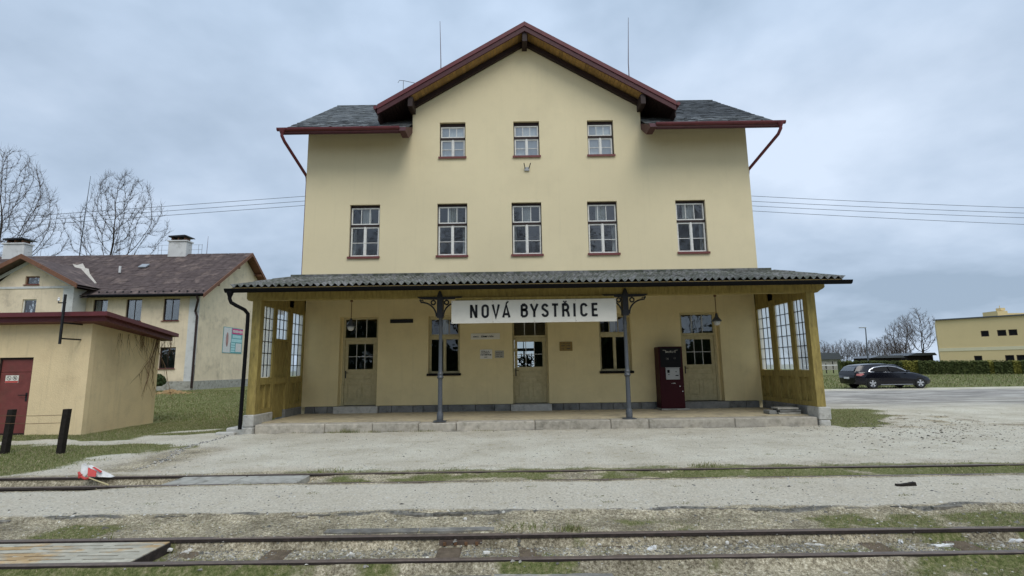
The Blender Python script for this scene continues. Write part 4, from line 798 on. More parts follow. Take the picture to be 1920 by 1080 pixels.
# gutter (black) and fascia
mb = MB(); gy = CFY-.07; gzz = 3.575
prof = [(gy+.075*math.cos(t), gzz+.02+.085*math.sin(t)) for t in np.linspace(math.pi, 2*math.pi, 8)]; prof = [(gy-.085, gzz+.035), (gy-.085, gzz+.02)]+prof[1:-1]+[(gy+.075, gzz+.03)]
mb.prism(prof, 'x', RX0-.07, RX1+.12); mb.build('gutter', 'black_metal', cn)
mb = MB(); mb.box(RX0+.05, RX1-.15, CFY+.03, CFY+.06, CFZ-.14, CFZ-.035); mb.build('fascia', 'black_metal', cn)
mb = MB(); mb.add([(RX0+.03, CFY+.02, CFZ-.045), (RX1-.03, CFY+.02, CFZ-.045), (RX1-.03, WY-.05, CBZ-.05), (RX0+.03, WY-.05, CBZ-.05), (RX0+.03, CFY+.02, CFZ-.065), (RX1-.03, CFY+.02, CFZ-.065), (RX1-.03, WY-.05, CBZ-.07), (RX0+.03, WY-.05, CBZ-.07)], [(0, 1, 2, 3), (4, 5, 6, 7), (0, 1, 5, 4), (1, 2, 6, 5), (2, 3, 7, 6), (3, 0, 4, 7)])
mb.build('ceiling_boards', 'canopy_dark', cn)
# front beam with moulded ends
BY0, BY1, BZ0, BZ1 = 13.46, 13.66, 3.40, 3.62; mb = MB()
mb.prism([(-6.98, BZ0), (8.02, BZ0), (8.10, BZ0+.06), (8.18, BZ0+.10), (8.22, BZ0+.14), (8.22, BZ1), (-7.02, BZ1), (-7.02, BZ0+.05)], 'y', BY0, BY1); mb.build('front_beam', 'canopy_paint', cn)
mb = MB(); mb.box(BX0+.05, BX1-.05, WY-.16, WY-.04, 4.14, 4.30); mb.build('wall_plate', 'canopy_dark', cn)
nraf = 15
for j in range(nraf):
    x_ = -6.7+j*(14.5/(nraf-1)); mb = MB(); mb.add([(x_-.05, CFY+.25, CFZ-.07-.11+.25*sl), (x_+.05, CFY+.25, CFZ-.07-.11+.25*sl), (x_+.05, CFY+.25, CFZ-.075+.25*sl), (x_-.05, CFY+.25, CFZ-.075+.25*sl), (x_-.05, WY-.18, CBZ-.08-.11-.15*sl), (x_+.05, WY-.18, CBZ-.08-.11-.15*sl), (x_+.05, WY-.18, CBZ-.085-.15*sl), (x_-.05, WY-.18, CBZ-.085-.15*sl)],
        [(0, 1, 2, 3), (4, 5, 6, 7), (0, 1, 5, 4), (1, 2, 6, 5), (2, 3, 7, 6), (3, 0, 4, 7)]); mb.build('rafter', 'canopy_paint', cn)
# black downpipe at the left
a = P(433, 556, CFY-.05); mb = MB()
mb.tube([(-7.11, gy, 3.55), (-7.11, gy, 3.36), (-7.08, gy+.02, 3.27), (-6.98, gy+.08, 3.2), (-6.82, gy+.2, 3.10), (-6.76, gy+.26, 3.0), (-6.76, gy+.27, 2.85), (-6.79, gy+.28, .14)], .045, 12); mb.lathe([(.045, 0), (.085, .12), (.085, .15)], (-7.11, gy, 3.40), 12); mb.build('downpipe', 'black_metal', cn, smooth=True)
# columns
def column(x_):
    y_ = 13.62; c = MB(); c.lathe([(.10, .215), (.10, .24), (.075, .25), (.085, .26), (.085, .42), (.066, .45), (.060, .50), (.056, 1.28), (.075, 1.30), (.09, 1.33), (.07, 1.36), (.064, 1.39), (.078, 1.42), (.06, 1.45), (.052, 1.48), (.044, 2.62), (.055, 2.65), (.055, 2.68), (.046, 2.70), (.048, 2.85), (.062, 2.88), (.062, 3.37), (.08, 3.395), (.08, 3.40)], (x_, y_, 0), 18)
    o = c.build('column', ['iron'], cn, smooth=True)
    mb = MB(); mb.box(x_-.16, x_+.16, y_-.13, y_+.13, .2131, .2300); mb.build('base_plate', 'iron', o)
    mb = MB(); mb.box(x_-.075, x_+.075, y_-.20, y_-.165, 2.86, 3.42); mb.box(x_-.075, x_+.075, y_-.165, y_+.06, 2.88, 3.38); mb.prism([(x_-.075, 3.421), (x_+.075, 3.421), (x_+.05, 3.50), (x_+.03, 3.56), (x_, 3.58), (x_-.03, 3.56), (x_-.05, 3.50)], 'y', y_-.20, y_-.165); mb.build('capital', 'iron_dark', o)
    for sg in (-1, 1):
        mb = MB(); yb0, yb1 = y_-.195, y_-.15
        mb.prism([(x_+sg*.076, 3.42), (x_+sg*.60, 3.42), (x_+sg*.54, 3.375), (x_+sg*.5, 3.365), (x_+sg*.40, 3.355), (x_+sg*.076, 3.345)], 'y', yb0, yb1)
        pts = [(x_+sg*(.09+.40*(1-math.cos(t))), y_-.172, 2.90+.38*math.sin(t)) for t in np.linspace(0, math.pi/2, 9)]+[(x_+sg*.53, y_-.172, 3.355)]; mb.tube(pts, .022, 6)
        mb.tube([(x_+sg*.175+.055*math.cos(t), y_-.172, 3.27+.055*math.sin(t)) for t in np.linspace(0, 2*math.pi, 15)], .02, 6, cap=False)
        mb.tube([(x_+sg*.47+.028*math.cos(t), y_-.172, 3.31+.028*math.sin(t)) for t in np.linspace(0, 2*math.pi, 11)], .014, 5, cap=False)
        mb.build('bracket', 'iron_dark', o)
column(-1.92); column(2.95)
# glazed end screens: build in (y, z) with thickness in x
def screen(xi, sg, bays, name):
    t0, t1 = (xi, xi+sg*.09); x0, x1 = min(t0, t1), max(t0, t1); z0, z1 = .46, 3.42
    mb = MB(); mb.box(min(xi-.0, xi+sg*.22), max(xi-.0, xi+sg*.22), 13.44, 13.62, z0, BZ0-.002)
    root = mb.build('end_screen', 'canopy_paint', cn)
    mb = MB(); ys_ = [13.62]+[t for b__ in bays for t in b__[:2]]+[WY-.03]
    def bar(ya, yb, za, zb): mb.box(x0, x1, ya, yb, za, zb)
    yy = 13.621
    edges_ = []
    for b__ in bays: edges_.append((yy, b__[0])); yy = b__[1]
    edges_.append((yy, WY-.045))
    for ya, yb in edges_:
        if yb-ya > .004: bar(ya, yb, z0, z1+.35*(1 if ya > 15 else .0)+.0)
    for (ya, yb, wz0, wz1, nc, nr, door) in bays:
        bar(ya, yb, wz1, z1); bar(ya, yb, 1.20, 1.38)
        if door: bar(ya, yb, wz0-.06, wz0)
        else: bar(ya, yb, z0, .58)
    mb.prism([(13.62, z1+.001), (WY-.05, z1+.001), (WY-.05, 4.30), (13.62, 3.74)], 'x', x0, x1)
    mb.build('screen_frame', 'canopy_paint', root)
    for (ya, yb, wz0, wz1, nc, nr, door) in bays:
        xm_ = (x0+x1)/2
        def pnl(za, zb, yA=ya, yB=yb):
            m1 = MB(); xo_ = xm_+sg*.028; m1.box(xo_-.01, xo_+.01, yA, yB, za, zb); m1.cbox(xo_-.026, xo_+.012, yA+.09, yB-.09, za+.09, zb-.09, .008); m1.build('panel', 'canopy_paint', root)
        if door: pnl(.26, 1.20); pnl(1.38, wz0-.06)
        else: ym = (ya+yb)/2; pnl(.58, 1.20, ya, ym-.02); pnl(.58, 1.20, ym+.02, yb); m1 = MB(); m1.box(x0+.005, x1-.005, ym-.02, ym+.02, .58, 1.20); m1.build('panel_mullion', 'canopy_paint', root)
        m1 = MB(); dyy = (yb-ya)/nc; dzz = (wz1-wz0)/nr
        for j in range(1, nc): m1.box(xm_-.012, xm_+.012, ya+dyy*j-.009, ya+dyy*j+.009, wz0, wz1)
        for k_ in range(1, nr):
            for j in range(nc): m1.box(xm_-.012, xm_+.012, ya+dyy*j+.009, ya+dyy*(j+1)-.009, wz0+dzz*k_-.009, wz0+dzz*k_+.009)
        m1.build('glazing_bars', 'iron_dark', root)
        for j in range(nc):
            for k_ in range(nr):
                m1 = MB(); a0, a1, b0, b1 = ya+dyy*j+.009*(j > 0), ya+dyy*(j+1)-.009*(j < nc-1), wz0+dzz*k_+.009*(k_ > 0), wz0+dzz*(k_+1)-.009*(k_ < nr-1)
                if sg < 0 and k_ == 1 and j == 1 and ya > 15: continue
                m1.add([(xm_, a0, b0), (xm_, a1, b0), (xm_, a1, b1), (xm_, a0, b1)], [(0, 1, 2, 3)]); m1.build('pane', 'frosted', root)
    return root
screen(-6.62, -1, [(13.65, 14.26, 1.40, 3.28, 3, 6, 0), (14.43, 15.18, 2.45, 3.28, 3, 3, 1), (15.46, 16.27, 1.40, 3.28, 3, 6, 0)], 'l')
screen(7.70, 1, [(13.65, 14.19, 1.40, 3.26, 3, 6, 0), (14.40, 15.21, 1.40, 3.26, 3, 6, 0), (15.50, 16.28, 1.40, 3.26, 3, 6, 0)], 'r')
# stone blocks below the screens (setting)
for i_, (xa, xb, ya, yb, za, zb, lab) in enumerate([(-6.88, -6.605, 13.36, 14.42, .16, .458, 'pale stone block under the front post of the left glazed screen'), (-6.88, -6.605, 15.17, WY-.04, .16, .458, 'low stone block under the back of the left glazed screen'),
        (7.675, 7.99, 13.36, 13.9, .14, .458, 'pale stone block under the front post of the right glazed screen'), (7.675, 7.99, 13.905, WY-.04, .14, .458, 'long low stone sill under the right glazed screen')]):
    mb = MB(); mb.cbox(xa, xb, ya, yb, za, zb, .02); mb.build('plinth_block', 'block' if ya < 13.5 else 'plinth', label=lab, cat='stone block')
mb = MB(); mb.cbox(-7.25, -6.60, 13.30, 14.3, -.1, .155, .025); mb.build('foundation_slab', 'block', label='rough stepped foundation slab at the left corner of the porch', cat='stone slab')
mb = MB(); mb.cbox(-7.42, -6.95, 13.12, 13.29, -.1, .07, .025); mb.build('foundation_slab', 'block', label='lower cracked slab in front of the left porch corner', cat='stone slab')
mb = MB(); mb.cbox(7.675, 7.95, 13.34, 14.0, -.1, .135, .025); mb.build('foundation_slab', 'block', label='foundation slab under the right porch corner block', cat='stone slab')
# stack of loose paving slabs by the right screen
for k_, (dx_, w_, lab) in enumerate([(0, .58, 'bottom slab of the little stack by the right screen'), (.03, .56, 'middle slab of the little stack by the right screen'), (-.02, .55, 'top slab of the little stack by the right screen')]):
    mb = MB(); z_ = .234+k_*.062; mb.cbox(6.98+dx_, 6.98+dx_+w_, 13.98, 14.35, z_, z_+.045, .006); mb.build('paving_slab', 'plinth' if k_ == 1 else 'concrete', label=lab, cat='slab', group='stacked paving slabs on the porch')
mb = MB(); mb.cbox(6.76, 6.97, 14.05, 14.4, .234, .33, .01); mb.build('paving_slab', 'plinth', label='short slab left of the little stack on the porch', cat='slab', group='stacked paving slabs on the porch')

# ------------------------------------------------------------------ STATION SIGN
SY = 13.36
sg_ = empty('station_sign', (.55, SY, 3.0), 'long white enamel sign NOVÁ BYSTŘICE hung under the canopy', 'sign')
TL, TR_, BL, BR = P(845.5, 564, SY), P(1155, 559.5, SY), P(847, 607, SY), P(1157, 602, SY)
sx0, sx1, sz1, sz0 = (TL.x+BL.x)/2, (TR_.x+BR.x)/2, (TL.z+TR_.z)/2, (BL.z+BR.z)/2
js = [sx0]+[P(u, 585, SY).x for u in (923, 1001, 1078.5)]+[sx1]
for a, b_ in zip(js[:-1], js[1:]):
    mb = MB(); mb.box(a+.002, b_-.002, SY, SY+.02, sz0, sz1); mb.build('sign_panel', 'sign_white', sg_)
mb = MB()
for x_ in js:
    for z_ in (sz0+.03, sz1-.03):
        xx = min(max(x_, sx0+.03), sx1-.03)+(.02 if x_ not in (js[0], js[-1]) else 0); mb.lathe([(.0, 0), (.009, 0), (.009, .004), (0, .004)], (0, 0, 0), 8) if False else mb.box(xx-.007, xx+.007, SY-.004, SY-.0005, z_-.007, z_+.007)
mb.build('screws', 'rust', sg_)
mb = MB(); mb.box(sx0+.1, sx1-.05, SY+.021, SY+.05, sz1-.02, sz1+.075); mb.build('hanger_board', 'canopy_paint', sg_)
def strokes(mb, lines, ox, oz, w, h, lw, y, th=.004, flipx=1):
    for ln in lines:
        pts = [(ox+p_[0]*w, oz+p_[1]*h) for p_ in ln]; k_ = len(pts); L_, R_ = [], []
        for i_ in range(k_):
            if i_ == 0: d_ = Vector(pts[1])-Vector(pts[0]); s_ = 1
            elif i_ == k_-1: d_ = Vector(pts[-1])-Vector(pts[-2]); s_ = 1
            else:
                d1 = (Vector(pts[i_])-Vector(pts[i_-1])).normalized(); d2 = (Vector(pts[i_+1])-Vector(pts[i_])).normalized(); d_ = d1+d2
                if d_.length < 1e-3: d_ = d1
                s_ = 1/max(.45, math.sqrt(max(.05, (1+d1.dot(d2))/2)))
            d_.normalize(); nn = Vector((-d_.y, d_.x))*lw/2*s_; p_ = Vector(pts[i_]); L_.append(p_+nn); R_.append(p_-nn)
        v = [(a.x, y, a.y) for a in L_]+[(a.x, y, a.y) for a in R_]+[(a.x, y+th, a.y) for a in L_]+[(a.x, y+th, a.y) for a in R_]
        f = []
        for i_ in range(k_-1): f += [(i_, i_+1, k_+i_+1, k_+i_), (i_, i_+1, 2*k_+i_+1, 2*k_+i_), (k_+i_, k_+i_+1, 3*k_+i_+1, 3*k_+i_)]
        f += [(0, k_, 3*k_, 2*k_), (k_-1, 2*k_-1, 4*k_-1, 3*k_-1)]
        mb.add(v, f)
def arc(cx, cz, rx, rz, a0, a1, k=9): return [(cx+rx*math.cos(R(t)), cz+rz*math.sin(R(t))) for t in np.linspace(a0, a1, k)]
e_ = .0
GL = {
 'N': [[(.14, 0), (.14, 1)], [(.86, 0), (.86, 1)], [(.17, .96), (.83, .04)]],
 'O': [arc(.5, .74, .36, .19, 0, 180)+arc(.5, .26, .36, .19, 180, 360)+[(.86, .74)]],
 'V': [[(.10, 1), (.5, .03), (.90, 1)]],
 'A': [[(.10, 0), (.5, .97), (.90, 0)], [(.24, .25), (.76, .25)]],
 'B': [[(.14, .07), (.14, .93)], [(.14, .93), (.50, .93)]+arc(.5, .74, .32, .19, 90, -90, 8)+[(.14, .55)], [(.14, .55), (.52, .55)]+arc(.52, .31, .34, .24, 90, -90, 9)+[(.14, .07)]],
 'Y': [[(.06, 1), (.5, .42), (.94, 1)], [(.5, .46), (.5, 0)]],
 'S': [arc(.5, .73, .33, .2, 12, 180, 9)+[(.20, .64), (.5, .52), (.80, .38)]+arc(.5, .27, .34, .2, 20, -175, 12)],
 'T': [[(.02, .93), (.98, .93)], [(.5, .93), (.5, 0)]],
 'R': [[(.14, 0), (.14, 1)], [(.14, .93), (.50, .93)]+arc(.5, .71, .32, .22, 90, -90, 8)+[(.14, .49)], [(.52, .49), (.74, .38), (.84, .2), (.88, 0)]],
 'I': [[(.5, 0), (.5, 1)]],
 'C': [arc(.52, .73, .36, .2, 8, 180, 10)+arc(.52, .27, .36, .2, 180, 352, 10)],
 'E': [[(.14, 0), (.14, 1)], [(.14, .93), (.93, .93)], [(.14, .51), (.84, .51)], [(.14, .07), (.93, .07)]]}
LZ0 = sz0+.138; LH = .345
for ch, ua, ub in (('N', 881.5, 895), ('O', 903, 916.5), ('V', 922.5, 937), ('A', 942, 956.5), ('B', 976.5, 990), ('Y', 994.5, 1009), ('S', 1015, 1029), ('T', 1035, 1047), ('R', 1054, 1068), ('I', 1074, 1080.5), ('C', 1088, 1101.5), ('E', 1110, 1121.5)):
    xa, xb = P(ua, 585, SY).x, P(ub, 585, SY).x; mb = MB(); strokes(mb, GL[ch], xa, LZ0, xb-xa, LH, .061, SY-.006)
    if ch == 'A': strokes(mb, [[(0, 0), (1, 1)]], P(949, 570, SY).x, LZ0+LH+.022, .06, .055, .04, SY-.006)
    if ch == 'R': strokes(mb, [[(0, 1), (.5, 0), (1, 1)]], P(1056, 566, SY).x, LZ0+LH+.028, .085, .035, .032, SY-.006)
    mb.build('letter', 'sign_black', sg_)

# ------------------------------------------------------------------ things on the porch wall
def scribble(mb, x0, x1, z, h, y, seed, lw=.006):      # a line of print too small to read
    r_ = random.Random(seed); x_ = x0
    while x_ < x1-h*.4:
        w_ = h*r_.uniform(.25, .55); q_ = r_.choice('NOVASTRECI'); strokes(mb, GL[q_], x_, z, w_, h*r_.choice([.75, .8, 1]), lw, y, .002); x_ += w_*1.35+(h*.5 if r_.random() < .1 else 0)
def notice(x0, x1, z0, z1, m_, name, label, cat, lines, seed, ink='ink'):
    mb = MB(); mb.box(x0, x1, WY-.022, WY-.001, z0, z1); r_ = mb.build(name, m_, label=label, cat=cat); mb = MB()
    for (a, b_, z_, h_, lw) in lines: scribble(mb, a, b_, z_, h_, WY-.0255, seed+int(z_*100)+int(a*10), lw)
    mb.build('print', ink, r_)
notice(-1.35, -.43, 2.45, 2.64, 'sign_white', 'direction_sign', 'long narrow pale sign with one line of black print on the porch wall', 'sign', [(-1.27, -1.09, 2.515, .05, .010), (-1.02, -.80, 2.515, .055, .012), (-.79, -.60, 2.515, .055, .012)], 1)
notice(-1.06, -.68, 1.84, 2.13, 'sign_white', 'notice_board', 'white notice with dense dark print left of the middle porch door', 'notice', [(-1.02, -.72, 2.06, .03, .006), (-1.03, -.72, 2.01, .032, .008), (-1.04, -.69, 1.945, .045, .011), (-.93, -.83, 1.88, .025, .006)], 3)
notice(-.59, -.31, 1.86, 2.09, 'notice_dim', 'notice_board', 'small faded notice right of the white printed one', 'notice', [(-.56, -.36, 2.02, .02, .004), (-.56, -.36, 1.97, .02, .004), (-.56, -.47, 1.90, .025, .006), (-.43, -.35, 1.90, .025, .006)], 5)
notice(1.45, 1.855, 2.05, 2.335, 'brass', 'brass_plaque', 'small brown metal plaque right of the middle porch door', 'plaque', [(1.50, 1.80, 2.27, .025, .004), (1.50, 1.64, 2.20, .03, .006), (1.67, 1.80, 2.20, .03, .006), (1.50, 1.60, 2.10, .035, .006), (1.68, 1.80, 2.11, .03, .007)], 7)
mb = MB(); mb.box(-3.92, -3.19, WY-.03, WY-.001, 3.005, 3.125); mb.build('wall_slot', 'sign_black', label='narrow black strip sign on the porch wall beside the left lamp', cat='sign')
def lamp(x_, label):
    e0 = empty('porch_lamp', (x_, 15.0, 2.68), label, 'lamp', 'hanging lamps under the porch canopy'); zc = 3.90
    mb = MB(); mb.tube([(x_, 15.0, zc), (x_, 15.0, 3.0)], .012, 6); mb.lathe([(.03, 3.52), (.045, 3.54), (.03, 3.60)], (x_, 15.0, 0), 10); mb.build('stem', 'rust', e0)
    mb = MB(); mb.lathe([(.135, 2.80), (.14, 2.815), (.10, 2.87), (.05, 2.93), (.035, 3.02), (.02, 3.04)], (x_, 15.0, 0), 18); mb.build('shade', 'iron', e0, smooth=True)
    mb = MB(); mb.lathe([(.01, 2.675), (.06, 2.69), (.09, 2.73), (.095, 2.775), (.08, 2.80)], (x_, 15.0, 0), 16); mb.build('globe', 'notice', e0, smooth=True)
lamp(-4.73, 'hanging lamp with a pale globe in front of the left porch door'); lamp(5.92, 'hanging lamp with a pale globe in front of the right porch door')
# ticket machine
tm = empty('ticket_machine', (4.80, 16.0, .27), 'dark red ticket machine with grey control panel beside the right porch door', 'ticket machine')
mb = MB(); mb.cbox(4.40, 5.12, 15.80, 16.3, .28, 2.12, .015); mb.build('cabinet', 'machine_red', tm)
mb = MB(); mb.cbox(4.44, 5.06, 15.775, 15.798, 1.50, 2.08, .006); dsp = mb.build('display_panel', 'machine_black', tm)
mb = MB(); strokes(mb, [[(0, 1), (.2, .9)], [(1, 1), (.8, .9)]], 4.52, 1.93, .46, .08, .012, 15.771); scribble(mb, 4.60, 4.92, 1.93, .07, 15.771, 4, .010); mb.build('print', 'notice_dim', dsp)
mb = MB(); scribble(mb, 4.60, 4.72, 1.72, .08, 15.771, 9, .006); scribble(mb, 4.84, 4.93, 1.74, .07, 15.771, 19, .006); mb.build('pictogram', 'asphalt_slab', dsp)
mb = MB(); mb.cbox(4.58, 4.99, 15.76, 15.798, 1.13, 1.47, .008); mb.box(4.57, 5.0, 15.745, 15.797, 1.475, 1.492); cpn = mb.build('control_panel', 'machine_grey', tm)
mb = MB(); mb.box(4.62, 4.69, 15.752, 15.759, 1.33, 1.42); mb.box(4.64, 4.68, 15.752, 15.759, 1.27, 1.29); mb.box(4.86, 4.95, 15.752, 15.759, 1.235, 1.265); mb.box(4.87, 4.895, 15.752, 15.759, 1.35, 1.38); mb.build('slot', 'machine_black', cpn)
mb = MB(); scribble(mb, 4.74, 4.86, 1.005, .03, 15.795, 2, .008); mb.build('print', 'notice', tm)
mb = MB(); mb.lathe([(0, 0), (.018, 0), (.018, .01), (0, .01)], (0, 0, 0), 10); lk = mb.mesh('lock', 'chrome')
for x_, z_ in ((4.985, .93), (5.06, .78)): put('lock', lk, tm, (x_, 15.798, z_), (R(90), 0, 0))
mb = MB(); mb.cbox(4.38, 5.22, 15.72, 16.36, .233, .278, .008); mb.build('paving_slab', 'concrete', label='flat concrete slab under the red ticket machine', cat='slab')
# plant seen through the middle door
ph = empty('potted_plant', (.45, 19.2, .42), 'dark bushy plant inside the hall seen through the middle door glass', 'plant')
mb = MB(); mb.lathe([(.12, 0), (.16, .3), (.17, .32)], (.45, 19.2, .41), 12); mb.build('pot', 'verge_wood', ph)
mb = MB()
for k_ in range(420):
    a_ = random.uniform(0, 6.28); r1 = random.uniform(.02, .38); z_ = .8+random.uniform(0, 1.15); p_ = Vector((.45+r1*math.cos(a_), 19.2+r1*math.sin(a_), z_)); d_ = Vector((random.uniform(-1, 1), random.uniform(-1, 1), random.uniform(-1, 1))).normalized(); u_ = d_.orthogonal().normalized()*.04; mb.add([p_, p_+d_*.08+u_, p_+d_*.16, p_+d_*.08-u_], [(0, 1, 2, 3)])
mb.tube([(.45, 19.2, .7), (.45, 19.2, 1.6)], .02, 5); mb.build('foliage', 'bushleaf', ph)
# ------------------------------------------------------------------ SHED (left, near)
sh = empty('flat_roofed_shed', (-13, 15, 0), 'small pale yellow shed with a red metal door and red roof edge', 'shed')
S0 = Vector((-11.2, 13.69)); S1 = Vector((-11.42, 16.7)); zf, zb = 2.93, 2.62
mb = MB(); fr = [(-16.6, 13.69), (-11.2, 13.69), (-11.42, 16.7), (-16.8, 16.7)]
dx0, dx1, dz1 = -13.60, -12.67, 2.0
def quad(mb, a, b_, c_, d_, mi=0): mb.add([a, b_, c_, d_], [(0, 1, 2, 3)], mi)
rect_walls(mb, -16.6, -11.2, -.1, zf, [(dx0, dx1, 0, dz1)], 13.69, 13.85)
mb.add([(-11.2, 13.69, -.1), (-11.42, 16.7, -.1), (-16.8, 16.7, -.1), (-16.6, 13.69, -.1), (-11.2, 13.69, zf), (-11.42, 16.7, zb), (-16.8, 16.7, zb), (-16.6, 13.69, zf)], [(0, 1, 5, 4), (1, 2, 6, 5), (2, 3, 7, 6), (4, 5, 6, 7)])
mb.build('wall', 'stucco_shed', sh)
mb = MB(); xo = -10.48; v = [(-17, 13.22, 3.03), (xo, 13.22, 3.03), (xo-.55, 17.0, 2.70), (-17, 17.0, 2.70)]; th = .11
mb.add([*v, *[(a, b_, c_+th) for a, b_, c_ in v]], [(0, 1, 2, 3), (4, 5, 6, 7), (0, 1, 5, 4), (1, 2, 6, 5), (2, 3, 7, 6), (3, 0, 4, 7)])
rf = mb.build('roof', 'red_paint', sh)
mb = MB(); v = [(-16.9, 13.36, 2.90), (xo-.14, 13.36, 2.90), (xo-.68, 16.9, 2.57), (-16.9, 17.0, 2.57)]
mb.add([*v, *[(a, b_, c_+.125) for a, b_, c_ in v]], [(0, 1, 2, 3), (4, 5, 6, 7), (0, 1, 5, 4), (1, 2, 6, 5), (2, 3, 7, 6), (3, 0, 4, 7)]); mb.build('eave_box', 'red_paint', rf)
mb = MB(); mb.ring(dx0+.001, dx1-.001, .001, dz1-.001, .05, 13.74, 13.82); dr = mb.build('door', 'dark_brown', sh)
mb = MB(); mb.box(dx0+.052, dx1-.052, 13.76, 13.80, .052, 1.615); mb.box(dx0+.052, dx1-.052, 13.763, 13.80, 1.625, dz1-.052); mb.build('door_leaf', 'shed_door', dr)
mb = MB(); mb.tube([(dx1-.13, 13.755, 1.02), (dx1-.13, 13.71, 1.02), (dx1-.30, 13.71, 1.02)], .012, 6); mb.box(dx1-.155, dx1-.105, 13.752, 13.7595, .86, 1.08); mb.build('handle', 'iron_dark', dr)
a = P(10.5, 704, 13.74); b_ = P(33, 718, 13.74); ws = empty('warning_sign', (a.x+.12, 13.75, 1.5), 'small white sign with two round prohibition symbols on the red shed door', 'sign')
mb = MB(); mb.box(a.x, b_.x, 13.748, 13.7585, b_.z, a.z); mb.build('sign_plate', 'sign_white', ws)
mb = MB(); wz = a.z-b_.z; ww = b_.x-a.x; mb.box(a.x+.004, b_.x-.004, 13.7455, 13.7475, b_.z+.005, b_.z+wz*.27); mb.build('red_band', 'red_plastic', ws)
mb = MB()
for k_ in (0, 1):
    cx_ = a.x+ww*(.27+.46*k_); cz_ = b_.z+wz*.64; rr = wz*.27
    strokes(mb, [[(math.cos(t), math.sin(t)) for t in np.linspace(0, 2*math.pi, 17)]], cx_, cz_, rr, rr, .010, 13.7455, .002); strokes(mb, [[(-.7, .7), (.7, -.7)]], cx_, cz_, rr, rr, .010, 13.7445, .002)
    if k_: mb.box(cx_-.018, cx_+.02, 13.7435, 13.7442, cz_-.02, cz_+.02)
mb.build('symbol', 'ink', ws)
# insulator rack on the shed
ir = empty('insulator_rack', (-11.5, 13.1, 2.6), 'black iron insulator rack standing off the shed wall below its roof corner', 'insulator rack')
py = 13.07; t_ = P(120, 552, py); b_ = P(114.5, 645, py); xx = (t_.x+b_.x)/2
mb = MB(); mb.box(xx-.022, xx+.022, py-.022, py+.022, b_.z, t_.z); mb.build('upright', 'iron_dark', ir)
for v_ in (605, 634.5):
    z_ = P(117, v_, py).z; mb = MB(); mb.box(xx-.018, xx+.018, py+.023, 13.69, z_-.018, z_+.018); mb.build('wall_arm', 'iron_dark', ir)
z_ = P(119, 568, py).z; mb = MB(); mb.box(xx-.13, xx+.07, py-.045, py-.023, z_-.014, z_+.014); mb.tube([(xx-.12, py-.034, z_), (xx-.125, py-.034, z_+.06)], .009, 6); mb.tube([(xx+.05, py-.034, z_), (xx+.05, py-.034, z_+.06)], .009, 6); mb.build('cross_arm', 'iron_dark', ir)
mb = MB(); mb.lathe([(.015, 0), (.033, .012), (.03, .035), (.02, .045), (.026, .06), (.022, .085), (.008, .095)], (xx-.125, py-.034, z_+.045), 12); mb.build('insulator', 'porcelain', ir, smooth=True)
# dry creeper on the shed
vn = empty('dry_creeper', (-11.4, 16.4, 0), 'leafless brown creeper hanging from the back corner of the shed roof', 'creeper')
def strand(p, L, r_, drift, mb, n_=9, xmin=None):
    pts = [Vector(p)]; d_ = Vector((0, drift, -1)).normalized()
    for j in range(n_):
        d_ = (d_+Vector((random.uniform(-.12, .2), random.uniform(-.35, .35), random.uniform(-.2, .05)))).normalized(); q_ = pts[-1]+d_*L/n_
        if xmin: q_.x = max(q_.x, xmin(q_.y)+.012)
        pts.append(q_)
    mb.tube(pts, [r_*(1-.8*j/n_) for j in range(n_+1)], 4); return pts
sx = lambda y_: -11.2-.22*(y_-13.69)/3.01
mb = MB()
for k_ in range(5):
    y_ = random.uniform(16.2, 16.66); pts = strand((sx(y_)+.02, y_, 2.6), random.uniform(1.6, 2.5), .011, random.uniform(-.1, .05), mb, 11, lambda q: sx(min(q, 16.7)))
    for j in range(3, 9): strand(pts[j], random.uniform(.3, .7), .006, random.uniform(-.5, .5), mb, 5, lambda q: sx(min(q, 16.7)))
mb.build('stem', 'dry_vine', vn)
for grp, (ya, yb, xa, xb, za, L0, L1, cnt_) in enumerate([(14.7, 16.2, None, None, 2.62, .3, 1.2, 26), (16.6, 16.9, -11.4, -11.0, 2.62, .3, 1.0, 20)]):
    mb = MB()
    for k_ in range(cnt_):
        y_ = random.uniform(ya, yb); x_ = sx(y_)+.015 if xa is None else random.uniform(xa, xb); pts = strand((x_, y_, za+.06), random.uniform(L0, L1), .004, random.uniform(-.4, .4), mb, 7, (lambda q: sx(min(q, 16.7))) if xa is None else None)
        if random.random() < .6: strand(pts[2], .3, .004, random.uniform(-.8, .8), mb, 4, (lambda q: sx(min(q, 16.7))) if xa is None else None)
    mb.build('hanging_twigs', 'dry_vine', vn)
# fence posts
fn = empty('wire_fence', (-9.5, 10.55, 0), 'two tarred black posts joined by rusty wires at the left edge', 'fence')
for x_, y_, ht, ln in ((-8.98, 10.52, .86, .05), (-10.18, 10.62, .86, .05), (-11.45, 10.7, .85, .03)):
    mb = MB(); v = []
    for z_, s_, o_ in ((-.2, .052, 0), (ht, .050, ln)): v += [(x_+o_-s_, y_-s_, z_), (x_+o_+s_, y_-s_, z_), (x_+o_+s_, y_+s_, z_+.0), (x_+o_-s_, y_+s_, z_)]
    mb.add(v, [(3, 2, 1, 0), (4, 5, 6, 7), (0, 1, 5, 4), (1, 2, 6, 5), (2, 3, 7, 6), (3, 0, 4, 7)]); mb.build('post', 'tar_wood', fn)
for z_ in (.75, .60):
    mb = MB(); mb.tube([(-11.43, 10.61, z_-.01), (-10.8, 10.57, z_-.015), (-10.15, 10.53, z_-.005), (-9.6, 10.47, z_-.012), (-8.96, 10.43, z_)], .0055, 5); mb.build('wire', 'rust', fn)
